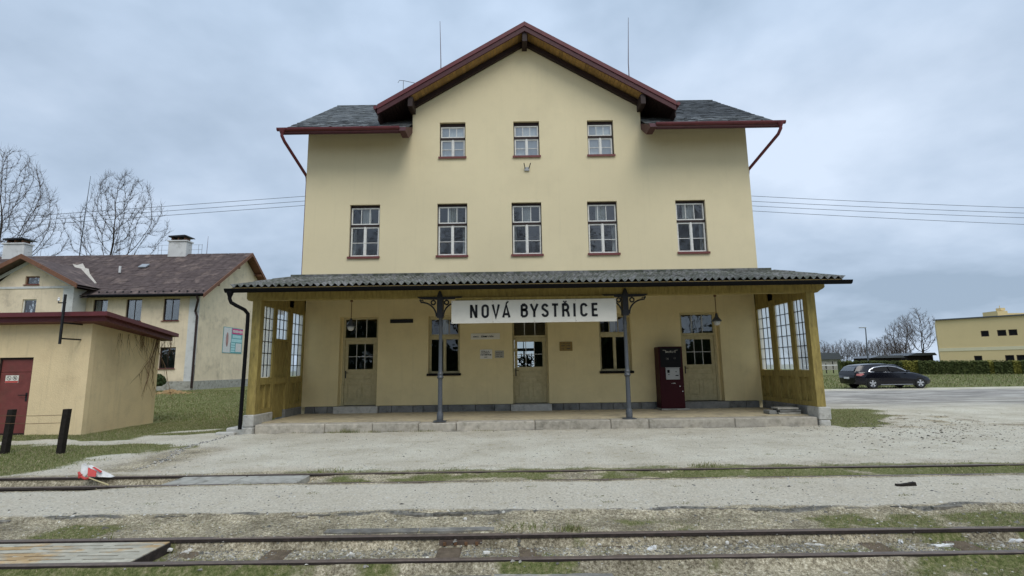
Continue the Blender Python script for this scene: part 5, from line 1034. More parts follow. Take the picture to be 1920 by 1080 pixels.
# fallen red and white board on the far rail
bd = empty('fallen_barrier_board', (-6.2, 8.0, .05), 'broken red and white barrier board lying on the far rail at the left', 'barrier board')
def p2(u, v, Y): return P(u, v, Y)
mb = MB(); pts = [p2(151, 886, 7.95), p2(153, 871, 7.98), p2(158, 869, 8.0), p2(163, 874, 8.02), p2(166, 886, 8.0), p2(158, 894, 7.95)]
def slab(mb, pts, th=(0, .02, 0)):
    n_ = len(pts); t_ = Vector(th); mb.add([*pts, *[p_+t_ for p_ in pts]], [tuple(range(n_)), tuple(range(2*n_-1, n_-1, -1))]+[(j, (j+1) % n_, n_+(j+1) % n_, n_+j) for j in range(n_)])
slab(mb, pts); mb.build('round_end', 'white_plastic', bd)
mb = MB(); slab(mb, [p2(164, 873, 8.05), p2(172, 872, 8.1), p2(190, 881, 8.12), p2(206, 888, 8.15), p2(215, 893, 8.15), p2(207, 895, 8.1), p2(183, 894, 8.05), p2(178, 886, 8.0)], (0, .015, -.01)); mb.build('board', 'white_plastic', bd)
mb = MB(); slab(mb, [p2(165, 877, 8.03), p2(180, 884, 8.0), p2(178, 894, 7.93), p2(164, 893, 7.9)], (0, .015, 0)); slab(mb, [p2(173, 876, 8.04), p2(177, 875, 8.06), p2(191, 883, 8.08), p2(188, 886, 8.04)], (0, .01, -.01)); mb.build('red_stripe', 'red_plastic', bd)
mb = MB(); mb.tube([p2(148, 886, 7.93), p2(151, 893, 7.88), p2(160, 898, 7.84), p2(167, 896, 7.84)], .018, 8); mb.lathe([(.0, 0), (.025, .0), (.025, .05), (0, .05)], tuple(p2(150, 896, 7.88)), 8); mb.build('bracket', 'red_plastic', bd)
mb = MB(); mb.tube([p2(167, 896, 7.84), p2(180, 901, 7.68), p2(203, 909, 7.42)], .010, 6); mb.build('handle', 'stick', bd)

# ------------------------------------------------------------------ BROWN ROOFED HOUSE (left)
hs = empty('brown_roofed_house', (-28, 36, .45), 'two storey yellow house with brown roof, white corner strips and two chimneys', 'house')
HX1, HY0, HY1, HE, HR = -19.62, 32.0, 41.6, 6.60, 10.1; gzh = .45; WYH = 31.0; WGX0, WGX1 = -31.9, -26.75
hw = [(P(176, 562, HY0).x, P(203, 562, HY0).x, 4.75, 6.14), (P(238, 561, HY0).x, P(267, 562, HY0).x, 4.75, 6.14), (P(308, 560, HY0).x, P(338, 560, HY0).x, 4.75, 6.14), (P(300, 651, HY0).x, P(330, 651, HY0).x, 1.80, 3.10)]
hw = [tuple(round(t, 3) for t in q_) for q_ in hw]
mb = MB(); rect_walls(mb, -42, HX1, .0, HE, hw, HY0, HY0+.3)
mb.box(-42, -41.7, HY0+.3, HY1, 0, HE); mb.box(-42, HX1, HY1, HY1+.3, 0, HE)
yr = (HY0+HY1+.3)/2
mb.prism([(HY0+.3, 0), (HY1, 0), (HY1, HE), (HY1+.3, HE), (yr, HR-.25), (HY0, HE), (HY0+.3, HE)], 'x', HX1-.3, HX1)
wgh = [tuple(round(t, 3) for t in (P(43, 560, WYH).x, P(69, 560, WYH).x, 4.9, 6.08)), tuple(round(t, 3) for t in (P(48.5, 517, WYH).x, P(75, 517, WYH).x, 6.98, 7.50))]
mb.build('wall', 'stucco_house', hs)
mb = MB(); rect_walls(mb, WGX0, WGX1, 0, 6.72, wgh[:1], WYH, WYH+.25); mb.box(WGX1-.25, WGX1, WYH+.25, HY0, 0, 6.72); mb.box(WGX0, WGX0+.25, WYH+.25, HY0, 0, 6.72)
xg = (WGX0+WGX1)/2-.0; pk = P(47, 478, 30.6); xg = pk.x; GP = 8.55
mb.prism([(WGX0, 6.721), (WGX1, 6.721), (wgh[1][1], 6.98), (wgh[1][0], 6.98)], 'y', WYH, WYH+.25)
gl = lambda x_: GP-(GP-6.73)*abs(x_-xg)/(WGX1-xg)
mb.prism([(wgh[1][1], 6.981), (WGX1, 6.722), (wgh[1][1], gl(wgh[1][1]))], 'y', WYH, WYH+.25); mb.prism([(WGX0, 6.722), (wgh[1][0], 6.981), (wgh[1][0], gl(wgh[1][0]))], 'y', WYH, WYH+.25)
mb.prism([(wgh[1][0], 7.50), (wgh[1][1], 7.50), (wgh[1][1], gl(wgh[1][1])), (xg, GP), (wgh[1][0], gl(wgh[1][0]))], 'y', WYH, WYH+.25)
mb.build('projecting_bay', 'stucco_house', hs)
# white strips
mb = MB(); mb.box(HX1-.62, HX1+.02, HY0-.03, HY0-.002, .7, HE-.02); mb.box(WGX1-.62, WGX1+.03, WYH-.03, WYH-.002, .6, 6.72); mb.box(WGX0, WGX1+.03, WYH-.04, WYH-.002, 6.73, 6.86); mb.box(WGX1+.002, WGX1+.03, WYH-.002, HY0-.032, .6, 6.72); mb.box(WGX1+.05, HX1-.64, HY0-.05, HY0-.002, 6.40, 6.58)
mb.box(HX1-.64+.65, HX1-.64+.66, HY0-.03, HY0+.0, 1, 2); mb.build('white_strip', 'stucco_white', hs)
mb = MB()
for sg in (-1, 1):
    xe = xg+sg*(WGX1-xg); mb.prism([(xg, GP-.02), (xe, 6.88), (xe-sg*.35, 6.88), (xg, GP-.27)], 'y', WYH-.035, WYH-.002)
mb.build('gable_strip', 'stucco_white', hs)
mb = MB(); mb.box(-42, HX1+.04, HY0-.07, HY0-.031, 0, 1.02); mb.box(HX1+.001, HX1+.06, HY0-.031, HY1+.2, 0, 1.02); mb.build('plinth', 'concrete', hs)
def small_window(x0, x1, z0, z1, y_, parent, fm='dark_brown', bars=2):
    mb = MB(); mb.ring(x0+.001, x1-.001, z0+.001, z1-.001, .06, y_+.08, y_+.15); 
    r_ = mb.build('window', fm, parent)
    w_ = (x1-x0-.12)/bars
    for j in range(bars):
        m1 = MB(); m1.box(x0+.06+w_*j+.012, x0+.06+w_*(j+1)-.012, y_+.12, y_+.125, z0+.06, z1-.06); m1.build('pane', 'glass', r_)
        if j: m1 = MB(); m1.box(x0+.06+w_*j-.011, x0+.06+w_*j+.011, y_+.09, y_+.14, z0+.061, z1-.061); m1.build('glazing_bar', fm, r_)
    m1 = MB(); m1.box(x0-.05, x1+.05, y_-.07, y_+.079, z0-.05, z0-.002); m1.build('sill', 'sill', r_)
    m1 = MB(); m1.box(x0, x1, y_+.26, y_+.28, z0, z1); m1.build('blind', 'inner', r_)
for q_ in hw: small_window(*q_, HY0, hs)
small_window(*wgh[0], WYH, hs, 'white_frame', 1); small_window(*wgh[1], WYH, hs, 'verge_wood', 1)
# main roof
ov = .55; ex = HX1+ov; mb = MB(); sr_ = (HR-HE)/(yr-HY0); fy = HY0-.6; fz = HE-.6*sr_+.12; by = 2*yr-fy
mb.add([(-43, fy, fz), (ex, fy, fz), (ex, yr, HR), (-43, yr, HR), (ex, by, fz), (-43, by, fz)], [(0, 1, 2, 3), (3, 2, 4, 5)]); mb.add([(-43, fy, fz-.12), (ex, fy, fz-.12), (ex, yr, HR-.12), (-43, yr, HR-.12), (ex, by, fz-.12), (-43, by, fz-.12)], [(0, 1, 2, 3), (3, 2, 4, 5)]); 
rf = mb.build('roof', 'rooftile', hs)
mb = MB()     # real tile courses: thin steps along the slope
nc = 34
for j in range(nc):
    t0, t1 = j/nc, (j+1)/nc; ya, yb = fy+(yr-fy)*t0, fy+(yr-fy)*t1+.05; za, zb = fz+(HR-fz)*t0, fz+(HR-fz)*t1+.03
    xw = -43; 
    while xw < ex-.05:
        w_ = .6; x1_ = min(xw+w_-.02, ex); dz_ = random.uniform(.02, .05); mb.add([(xw, ya, za+dz_), (x1_, ya, za+dz_), (x1_, min(yb, yr), zb+.012), (xw, min(yb, yr), zb+.012), (xw, ya, za), (x1_, ya, za)], [(0, 1, 2, 3), (4, 5, 1, 0)]); xw += w_
o = mb.build('tile_courses', 'rooftile', rf); o['kind'] = 'stuff'
for yy0, zz0, yy1, zz1 in ((fy, fz, yr, HR), (by, fz, yr, HR)):
    mb = MB(); mb.prism([(yy0, zz0+.05), (yy1, zz1+.05), (yy1, zz1-.20), (yy0, zz0-.20)], 'x', ex+.001, ex+.05); mb.build('verge_board', 'verge_wood', rf)
mb = MB(); mb.add([(HX1, fy, fz-.13), (ex, fy, fz-.13), (ex, yr, HR-.13), (HX1, yr, HR-.13), (ex, by, fz-.13), (HX1, by, fz-.13)], [(0, 1, 2, 3), (3, 2, 4, 5)]); mb.build('soffit', 'verge_wood', rf)
for t in (.3, .72):
    for y_ in (fy+(yr-fy)*t, by-(by-yr)*t): mb = MB(); mb.box(HX1+.07, ex-.02, y_-.08, y_+.08, fz+(HR-fz)*t-.36, fz+(HR-fz)*t-.20); mb.build('purlin_end', 'verge_wood', rf)
mb = MB(); mb.tube([(WGX1+.6, fy-.07, fz-.02), (ex-.02, fy-.07, fz-.02)], .085, 8); mb.build('gutter', 'black_metal', rf)
# bay roof
mb = MB(); pz = P(47, 478, 30.4).z; sxx = (pz-P(145, 533, 30.4).z)/(P(145, 533, 30.4).x-xg); xl, xr_ = xg-(P(145, 533, 30.4).x-xg), P(145, 533, 30.4).x; ez = P(145, 533, 30.4).z
yb_ = lambda z_: fy+(z_-fz)/sr_+.1
mb.add([(xl, 30.4, ez), (xg, 30.4, pz), (xr_, 30.4, ez), (xl, max(30.41, yb_(ez)), ez), (xg, yb_(pz)+.6, pz), (xr_, max(30.41, yb_(ez)), ez), (xl, 30.4, ez-.14), (xg, 30.4, pz-.14), (xr_, 30.4, ez-.14), (xl, yb_(ez), ez-.14), (xg, yb_(pz)+.6, pz-.14), (xr_, yb_(ez), ez-.14)], [(0, 1, 4, 3), (1, 2, 5, 4), (6, 7, 10, 9), (7, 8, 11, 10)])
br = mb.build('bay_roof', 'rooftile', hs)
for xe in (xl, xr_): mb = MB(); mb.prism([(xg, pz+.06), (xe, ez+.06), (xe, ez-.22), (xg, pz-.22)], 'y', 30.33, 30.398); mb.build('verge_board', 'verge_wood', br)
mb = MB(); a_ = P(142, 497, 33); pts = [P(136, 497, 33.6), P(144, 499, 33.6), P(155, 496, 33.6), P(160, 505, 32.9), P(166, 506, 32.9), P(168, 515, 32.9), P(181, 533, 31.8), P(160, 535, 31.7), P(150, 517, 32.6)]
def on_roof(p_, lift=.06):
    y_ = (fz-CAM.z-sr_*fy)
    d_ = p_-CAM; t = (fz-sr_*fy-CAM.z)/(d_.z-sr_*d_.y); q_ = CAM+d_*t; q_.z += lift; return q_
pts = [on_roof(p_) for p_ in pts]; slab(mb, pts, (0, 0, .02)); mb.build('patched_tiles', 'roof_pale', rf)
for u, v in ((270, 500),):
    q_ = on_roof(P(u, v, 33), .03); mb = MB(); dd = Vector((0, 1, sr_)).normalized(); ww_ = Vector((.26, 0, 0)); pts = [q_-ww_-dd*.24, q_+ww_-dd*.24, q_+ww_+dd*.24, q_-ww_+dd*.24]; slab(mb, pts, (0, -.03, .06)); mb.build('roof_light', 'galv', rf)
q_ = on_roof(P(224, 513, 33)); mb = MB(); mb.tube([q_, q_+Vector((0, 0, .45))], .07, 8); mb.build('vent_pipe', 'white_plastic', rf)
for k_ in range(14): x_ = WGX1+1+k_*.5; mb = MB(); mb.box(x_-.04, x_+.04, fy+.25, fy+.3, fz+.17, fz+.30); mb.build('snow_guard', 'iron_dark', rf)
mb = MB(); mb.tube([(ex-.35, fy-.07, fz-.1), (ex-.3, fy, fz-.35), (HX1-.15, HY0-.14, fz-1.0), (HX1-.02, HY0-.14, fz-1.3), (HX1-.02, HY0-.14, .6)], .07, 8); mb.build('downpipe', 'dark_brown', hs, smooth=True)
def chimney(u0, u1, v0, v1, Y):
    a = P(u0, v0, Y); b_ = P(u1, v1, Y); a.x += .12; b_.x -= .16; mb = MB(); mb.cbox(a.x, b_.x, Y-.35, Y+.35, b_.z-.7, a.z, .02); c_ = mb.build('chimney', 'stucco_white', hs)
    w_ = b_.x-a.x; mb = MB(); mb.box(a.x-.06, b_.x+.06, Y-.42, Y+.42, a.z+.001, a.z+.09); mb.build('chimney_crown', 'stucco_white', c_)
    for t in (.15, .5, .85): mb = MB(); mb.box(a.x+w_*t-.05, a.x+w_*t+.05, Y-.3, Y+.3, a.z+.092, a.z+.30); mb.build('flue', 'verge_wood', c_)
    mb = MB(); mb.prism([(a.x+.05, a.z+.302), (a.x+w_*.8, a.z+.34), (b_.x, a.z+.36), (b_.x+.1, a.z+.33), (b_.x+.05, a.z+.42), (b_.x-.1, a.z+.46), (a.x+.05, a.z+.40)], 'y', Y-.5, Y+.5); mb.build('cowl', 'iron_dark', c_)
    mb = MB()
    for xa in (a.x-.95, b_.x+.7):
        for s_ in (0, 1): mb.tube([(xa+s_*.25, Y, HR+.0), (xa+s_*.25, Y, HR+.75)], .015, 4)
        for z_ in (.35, .72): mb.tube([(min(xa, a.x), Y, HR+z_), (max(xa+.25, b_.x) if xa > a.x else a.x, Y, HR+z_)], .013, 4)
    mb.build('walkway_rail', 'galv', c_)
chimney(319, 358, 455, 474, yr); chimney(12, 55, 460, 484, yr)
a = P(390, 443, yr); mb = MB(); mb.tube([(a.x, yr, HR), (a.x+.02, yr, a.z)], [.02, .01], 5); mb.build('lightning_rod', 'rod', hs)
# poster on the gable end
def gp(u, v): p_ = PX(u, v, HX1+.03); return p_
A, B_, C_, D_ = gp(420, 613.5), gp(456, 616), gp(455, 662), gp(419, 663); py0, py1, pz0, pz1 = A.y, B_.y, (C_.z+D_.z)/2, (A.z+B_.z)/2
po = empty('advertising_banner', (HX1+.03, (py0+py1)/2, pz0), 'teal, pink and white advertising banner on the house gable wall', 'banner')
def pr(name, m_, a0, a1, b0, b1, d_): mb = MB(); mb.box(HX1+.01, HX1+.02+d_, py0+(py1-py0)*a0, py0+(py1-py0)*a1, pz0+(pz1-pz0)*b0, pz0+(pz1-pz0)*b1); return mb.build(name, m_, po)
pr('backing', 'teal', 0, 1, 0, 1, 0); pr('picture_field', 'white_plastic', .02, .40, .02, .98, .006); pr('heading', 'vein', .44, 1, .76, .97, .006)
for k_, (a0, a1, b0, b1) in enumerate([(.47, .92, .60, .72), (.43, .97, .44, .57), (.37, .62, .33, .41), (.37, .62, .23, .31), (.37, .62, .13, .21), (.37, .62, .05, .11)]): pr('text_block', 'cyan', a0, a1, b0, b1, .006)
pr('text_panel', 'white_plastic', .66, .96, .06, .40, .006)
mb = MB(); cyy, czz = py0+(py1-py0)*.2, pz0+(pz1-pz0)*.52; mb.add([(HX1+.03, cyy+math.cos(t)*.16, czz+math.sin(t)*.5) for t in np.linspace(0, 2*math.pi, 14)[:-1]], [tuple(range(13))]); mb.build('picture', 'skin', po)
mb = MB(); r_ = random.Random(3); y_ = py0+(py1-py0)*.47
while y_ < py0+(py1-py0)*.95:
    z_ = pz0+(pz1-pz0)*.865; h_ = r_.uniform(.07, .12); mb.box(HX1+.03, HX1+.034, y_, y_+.09, z_-h_, z_+h_); y_ += .13
mb.build('heading_print', 'white_plastic', po)
# satellite boxes on gable, bush, straw
q_ = P(293, 720, 29.5)
import bmesh
def leafball(name, c, s, k_, m_, parent=None, leaf=.08, seed=1):
    r_ = random.Random(seed); mb = MB()
    for _ in range(k_):
        th_ = r_.uniform(0, 6.28); ph_ = math.acos(r_.uniform(-.3, 1)); rr = r_.uniform(.82, 1.03); p_ = Vector((c[0]+s[0]*rr*math.sin(ph_)*math.cos(th_), c[1]+s[1]*rr*math.sin(ph_)*math.sin(th_), c[2]+s[2]*rr*math.cos(ph_)))
        d_ = Vector((r_.uniform(-1, 1), r_.uniform(-1, 1), r_.uniform(-1, 1))).normalized(); u_ = d_.orthogonal().normalized()*leaf*.5; mb.add([p_-d_*leaf*.6, p_+u_, p_+d_*leaf*.6, p_-u_], [(0, 1, 2, 3)])
    mb.lathe([(s[0]*.8*math.sin(t), s[2]*.85*math.cos(t)) for t in np.linspace(2.2, .05, 8)], c, 12); return mb.build(name, m_, parent)
o = leafball('round_bush', (q_.x, 29.5, q_.z+.1), (.45, .45, .45), 900, 'bushleaf'); tag(o, 'small round clipped green bush beside the shed, before the house', 'bush')
q_ = P(322, 737, 27.5); mb = MB(); r_ = random.Random(5)
for k_ in range(350):
    a_ = r_.uniform(0, 6.28); rr = abs(r_.gauss(0, .45)); z_ = ground_z(np.array([q_.x]), np.array([27.5]))[0]+max(0, .22-.25*rr)*r_.random(); p_ = Vector((q_.x+rr*1.3*math.cos(a_), 27.5+rr*math.sin(a_), z_)); d_ = Vector((r_.uniform(-1, 1), r_.uniform(-1, 1), r_.uniform(-.2, .5))).normalized()*.12; mb.add([p_-d_, p_+Vector((0, 0, .03)), p_+d_, p_-Vector((0, 0, .03))], [(0, 1, 2, 3)])
mb.build('straw_heap', 'straw', label='small heap of pale orange straw on the grass bank', cat='straw heap', kind='stuff')

# ------------------------------------------------------------------ TREES (bare)
def tree_mesh(seed, H, cw, cz0, na=900, stems=((0, 0),), step=.55, tw=.02, lean=(0, 0), shape=1.0, rmul=1.0, twn=3):
    """space colonisation: branches grow from the trunk towards points spread through the crown"""
    from mathutils.kdtree import KDTree
    r_ = random.Random(seed); att = []
    cc = Vector((lean[0], lean[1], (H+cz0)/2)); hz = (H-cz0)/2
    while len(att) < na:
        p_ = Vector((r_.uniform(-1, 1), r_.uniform(-1, 1), r_.uniform(-1, 1))); l_ = p_.length
        if l_ > 1 or r_.random() > .25+l_*.9: continue
        lump = .70+.30*math.sin(p_.x*5+seed)*math.cos(p_.y*4+p_.z*3+seed)
        w_ = cw*(1-.22*max(0, p_.z)*shape)*(1+.0*p_.z)*lump*(.62+.38*min(1, (p_.z+1)*1.1)); att.append(Vector((cc.x+p_.x*w_, cc.y+p_.y*w_, cc.z+p_.z*hz)))
    nodes = []; par = []; dirs = []; ndir = []
    for sx_, sy_ in stems:
        prev = -1; p_ = Vector((0, 0, -.3)); n_ = int(cz0*.9/step)+1
        for j in range(n_):
            nodes.append(p_.copy()); ndir.append(Vector((sx_, sy_, 1)).normalized()); par.append(prev); prev = len(nodes)-1; p_ = p_+Vector((sx_+lean[0]/H*.6+r_.uniform(-.06, .06), sy_+r_.uniform(-.06, .06), 1)).normalized()*step
    alive = [True]*na; nk = {}; di, dk = step*9, step*1.7
    for it in range(90):
        kd = KDTree(len(nodes)); [kd.insert(q_, i_) for i_, q_ in enumerate(nodes)]; kd.balance(); acc = {}
        for i_, a_ in enumerate(att):
            if not alive[i_]: continue
            co_, ix, ds = kd.find(a_)
            if ds < dk: alive[i_] = False; continue
            if ds < di or it < 12: acc.setdefault(ix, Vector((0, 0, 0))); acc[ix] += (a_-co_).normalized()
        if not acc: break
        for ix, v_ in acc.items():
            if v_.length < .2 or nk.get(ix, 0) >= 3: continue
            nk[ix] = nk.get(ix, 0)+1
            d_ = (v_.normalized()+ndir[ix]*.5+Vector((r_.uniform(-.2, .2), r_.uniform(-.2, .2), r_.uniform(-.08, .25)))).normalized(); nodes.append(nodes[ix]+d_*step); ndir.append(d_); par.append(ix)
    n_ = len(nodes); rad = [0.]*n_; kids = [[] for _ in range(n_)]
    for i_ in range(n_-1, 0, -1):
        if par[i_] >= 0: kids[par[i_]].append(i_)
    e_ = 2.15
    for i_ in range(n_-1, -1, -1): rad[i_] = tw if not kids[i_] else sum(rad[k_]**e_ for k_ in kids[i_])**(1/e_)
    tr_, cr_ = MB(), MB()
    def seg(i_, j_, mb_, k_):
        mb_.tube([nodes[i_], nodes[j_]], [rad[j_]*1.05*rmul if rad[i_] > 2.2*rad[j_] else rad[i_]*rmul, rad[j_]*rmul], k_, cap=False)
    for i_ in range(n_):
        if par[i_] >= 0: big = rad[i_] > tw*4.2; seg(par[i_], i_, tr_ if big else cr_, 6 if big else 3)
        if rad[i_] < tw*2.4:
            for _ in range(twn):
                d_ = (ndir[i_]*.9+Vector((r_.uniform(-.9, .9), r_.uniform(-.9, .9), r_.uniform(-.4, .9)))).normalized(); L_ = r_.uniform(.5, 1.3)*step*1.6; m_ = nodes[i_]+d_*L_*.5; q_ = m_+(d_+Vector((r_.uniform(-.5, .5), r_.uniform(-.5, .5), .3))).normalized()*L_*.5
                cr_.tube([nodes[i_], m_, q_], [tw*.62*rmul, tw*.5*rmul, tw*.3*rmul], 3, cap=False)
    return tr_.mesh('trunk', 'bark'), cr_.mesh('crown', 'twig')
def tree(meshes, loc, label, rz=0, sc=1, group=None, name='bare_tree'):
    e = empty(name, loc, label, 'tree', group, rz); e.scale = (sc, sc, sc)
    for nm, me in zip(('trunk', 'crown'), meshes): o = bpy.data.objects.new(nm, me); col.objects.link(o); o.parent = e
    return e
tA = tree_mesh(11, 25.4, 6.6, 9.0, 3400, ((.0, 0),), .46, .015, (.2, 0), 1, 1, 6); tB = tree_mesh(23, 21.8, 4.9, 9.5, 2600, ((.03, 0),), .42, .013, (1.6, 0), .8, 1, 6)
tC = tree_mesh(5, 12, 3.9, 3, 700, ((0, 0), (.15, .1)), .45, .018); tD = tree_mesh(42, 15, 5.2, 3.6, 900, ((0, 0), (.18, 0)), .5, .026, twn=4); tE = tree_mesh(77, 13, 5.6, 2.4, 900, ((.1, 0), (-.15, .1)), .5, .028, twn=4)
p_ = P(12, 470, 52); tree(tA, (p_.x-1.2, 52, .3), 'tall bare tree at the left edge behind the brown roof', 0)
p_ = P(183, 470, 50); tree(tB, (p_.x+.2, 50, .3), 'bare spreading tree behind the house roof between its chimneys', 0)
p_ = P(118, 470, 62); tree(tC, (p_.x, 62, .3), 'small bare tree behind the roof just left of the spreading tree', 1, 1.05, 'small trees behind the house')
p_ = P(258, 470, 64); tree(tC, (p_.x, 64, .3), 'small bare tree behind the roof just left of the right chimney', 2.6, 1.2, 'small trees behind the house')
p_ = P(62, 470, 66); tree(tD, (p_.x, 66, .3), 'bare tree behind the roof right of the left chimney', 2.0, .85, 'small trees behind the house')
mb = MB(); p0 = P(170, 330, 45); mb.tube([(p0.x-.3, 45, .3), (p0.x-.15, 45, 14), (p0.x, 45, p0.z)], [.06, .045, .015], 6); mb.build('mast', 'iron', label='slim dark mast rising behind the house roof in front of the spreading tree', cat='mast')
# right hand tree line
for i_, (u, D, me, hgt, lab) in enumerate([(1692, 92, tE, 8.6, 'broad bare tree left of the far yellow building'), (1733, 88, tD, 10.4, 'tallest bare tree touching the edge of the far yellow building'), (1712, 96, tB, 9.6, 'bare tree between the two tallest ones by the far yellow building'), (1672, 110, tE, 7.4, 'low bare tree left of the group by the far yellow building')]):
    p_ = P(u, 672, D); H0 = {id(tE): 13, id(tD): 15, id(tB): 21}[id(me)]; hgt *= 1.05; tree(me, (p_.x, D, -.1), lab, i_*1.3, hgt/H0, 'bare trees by the far yellow building')
labs = []
for i_ in range(30):
    u = 1490+i_*7.2+random.uniform(-3, 3); D = random.uniform(140, 190); p_ = P(u, 672, D); tree((tC, tE, tD)[i_ % 3], (p_.x, D, -.2), 'small hazy bare tree in the far line right of the porch', i_*.9, random.uniform(.55, .78)*(.8 if i_ % 3 == 2 else 1), 'far line of bare trees')
# reflected behind the camera: trees across the tracks
for i_ in range(9):
    x_ = -28+i_*7.2+random.uniform(-2, 2); tree((tA, tB, tD)[i_ % 3], (x_, -24-random.uniform(0, 8), -.1), 'bare tree across the tracks, mirrored only in the station windows', i_*1.1, (.95, 1.05, 1.35)[i_ % 3], 'trees across the tracks')

mb = MB(); r_ = random.Random(8)  # unseen leaf mass added for dark reflections; its height tunes light reaching the porch
for _ in range(8200):
    x_ = r_.uniform(-75, 75); hh = 6.5+2*math.sin(x_*.21)+1.0*math.sin(x_*.63+2); z_ = hh*r_.random()**.8; y_ = -38-r_.uniform(0, 5)-.25*z_; p_ = Vector((x_, y_, z_)); d_ = Vector((r_.uniform(-1, 1), r_.uniform(-.4, .4), r_.uniform(-1, 1))).normalized(); u_ = d_.orthogonal().normalized()*r_.uniform(.4, .8); d_ *= r_.uniform(.6, 1.3)
    mb.add([p_-d_, p_+u_, p_+d_, p_-u_], [(0, 1, 2, 3)])
mb.build('added_dark_wood', 'bushleaf', label='added unseen mass of dark leaves across the tracks, dims window reflections and porch', cat='wood', kind='stuff')
# ------------------------------------------------------------------ RIGHT SIDE
# hedge
def hedge(pa, pb, h0, h1, z0, z1, t, m_, parent, seed):
    r_ = random.Random(seed); a = Vector(pa); b_ = Vector(pb); L = (b_-a).length; d_ = (b_-a)/L; n_ = Vector((-d_.y, d_.x)); mb = MB()
    core = [a-n_*t*.42, b_-n_*t*.42, b_+n_*t*.42, a+n_*t*.42]; mb.add([(p_.x, p_.y, z0-.2) for p_ in core]+[(p_.x, p_.y, (z0+h0 if i_ in (0, 3) else z1+h1)-.08) for i_, p_ in enumerate(core)], [(0, 1, 5, 4), (1, 2, 6, 5), (2, 3, 7, 6), (3, 0, 4, 7), (4, 5, 6, 7)])
    for _ in range(int(L*170)):
        s_ = r_.random(); hh = h0+(h1-h0)*s_; zb_ = z0+(z1-z0)*s_; top = r_.random() < .25
        q_ = a+d_*L*s_+n_*(r_.uniform(-.5, .5)*t if top else -t*.5*r_.uniform(.85, 1.08)); z_ = zb_+(hh*r_.uniform(.95, 1.03) if top else hh*r_.random())
        p_ = Vector((q_.x, q_.y, z_)); dd = Vector((r_.uniform(-1, 1), r_.uniform(-.6, .6), r_.uniform(-1, 1))).normalized()*.11; u_ = dd.orthogonal().normalized()*.07; mb.add([p_-dd, p_+u_, p_+dd, p_-u_], [(0, 1, 2, 3)])
    return mb.build('shrub', m_, parent)
hd = empty('clipped_hedge', (50, 58, 0), 'long clipped dark green hedge with yellowish shrubs behind the car', 'hedge')
def hp(u, D): p_ = P(u, 690, D); return (p_.x, D)
segs = [(1573, 63, 1690, 61, 'hedge_green'), (1690, 61, 1722, 60.4, 'hedge_yellow'), (1722, 60, 1852, 57.5, 'hedge_green'), (1852, 57.5, 1862, 57.3, 'hedge_yellow'), (1862, 57.2, 1896, 56.5, 'hedge_green'), (1896, 56.5, 1913, 56.2, 'hedge_yellow'), (1913, 56.1, 2150, 52, 'hedge_green')]
for i_, (u0, D0, u1, D1, m_) in enumerate(segs):
    f_ = lambda u: .14-.26*(u-1573)/347; hedge(hp(u0, D0), hp(u1, D1), 1.64, 1.62, f_(u0), f_(u1), 1.2, m_, hd, i_)
# yellow building far right
yb_ = empty('long_yellow_building', (62, 75, 0), 'long flat roofed yellow building with small dark windows behind the hedge', 'building')
a = P(1748, 600, 75); b_ = P(1920, 590, 68.2); A2 = Vector((a.x+.4, 75)); dv = (Vector((b_.x, 68.2))-A2).normalized(); B2 = A2+dv*60; bk_ = Vector((.80, 1)).normalized()
ZT = a.z-.1; mb = MB()
# front wall in local coordinates s (along) and z with window holes, mapped to world
def fw_(u, v, D): p_ = P(u, v, D); 
def sof(u):       # distance along facade at pixel column u
    best = None
    dr_ = (P(u, 650, 1)-CAM); A_ = A2; 
    det = dv.x*(-dr_.y)-(-dr_.x)*dv.y; rx, ry = -A_.x, -A_.y
    s_ = (rx*(-dr_.y)-(-dr_.x)*ry)/det; return s_
def zof(u, v): s_ = sof(u); p_ = A2+dv*s_; return P(u, v, p_.y).z
WZ = [(sof(1843), sof(1858), zof(1850, 631), zof(1850, 620)), (sof(1874), sof(1891), zof(1882, 630), zof(1882, 619)), (sof(1895.5), sof(1912), zof(1904, 629), zof(1904, 618)), (sof(1823.5), sof(1838.5), zof(1831, 674), zof(1831, 667)-.0), (sof(1881.5), sof(1898.5), zof(1890, 674), zof(1890, 666)), (sof(1903), sof(1925), zof(1914, 674), zof(1914, 665.5))]
zu0, zu1 = WZ[0][2], WZ[0][3]; zl1 = WZ[3][3]
WZ = [(a_, b2, zu0, zu1) if i_ < 3 else (a_, b2, zl1-.85, zl1) for i_, (a_, b2, c_, d_) in enumerate(WZ)]
tmp = MB(); rect_walls(tmp, 0, 60, -.5, ZT, WZ, 0, .3); R3 = lambda s_, y_, z_: (A2.x+dv.x*s_-dv.y*y_*-1*-1, A2.y+dv.y*s_+dv.x*y_, z_)
R3 = lambda s_, y_, z_: (A2.x+dv.x*s_+(-dv.y)*y_, A2.y+dv.y*s_+dv.x*y_, z_)
tmp.v = [R3(*v) for v in tmp.v]; mb.v = tmp.v; mb.f = tmp.f; mb.m = tmp.m
Cb = A2+bk_*14; Db = B2+bk_*14; mb.add([(A2.x, A2.y, -.5), (Cb.x, Cb.y, -.5), (Cb.x, Cb.y, ZT), (A2.x, A2.y, ZT), (Db.x, Db.y, ZT), (B2.x, B2.y, ZT), (Db.x, Db.y, -.5)], [(0, 1, 2, 3), (3, 2, 4, 5), (1, 6, 4, 2)]); mb.build('wall', 'far_yellow', yb_)
mb = MB(); mb.v = []; t2 = MB(); t2.box(-.25, 60, -.25, .0, ZT+.001, ZT+.16); t2.v = [R3(*v) for v in t2.v]; t2.build('roof_edge', 'iron', yb_)
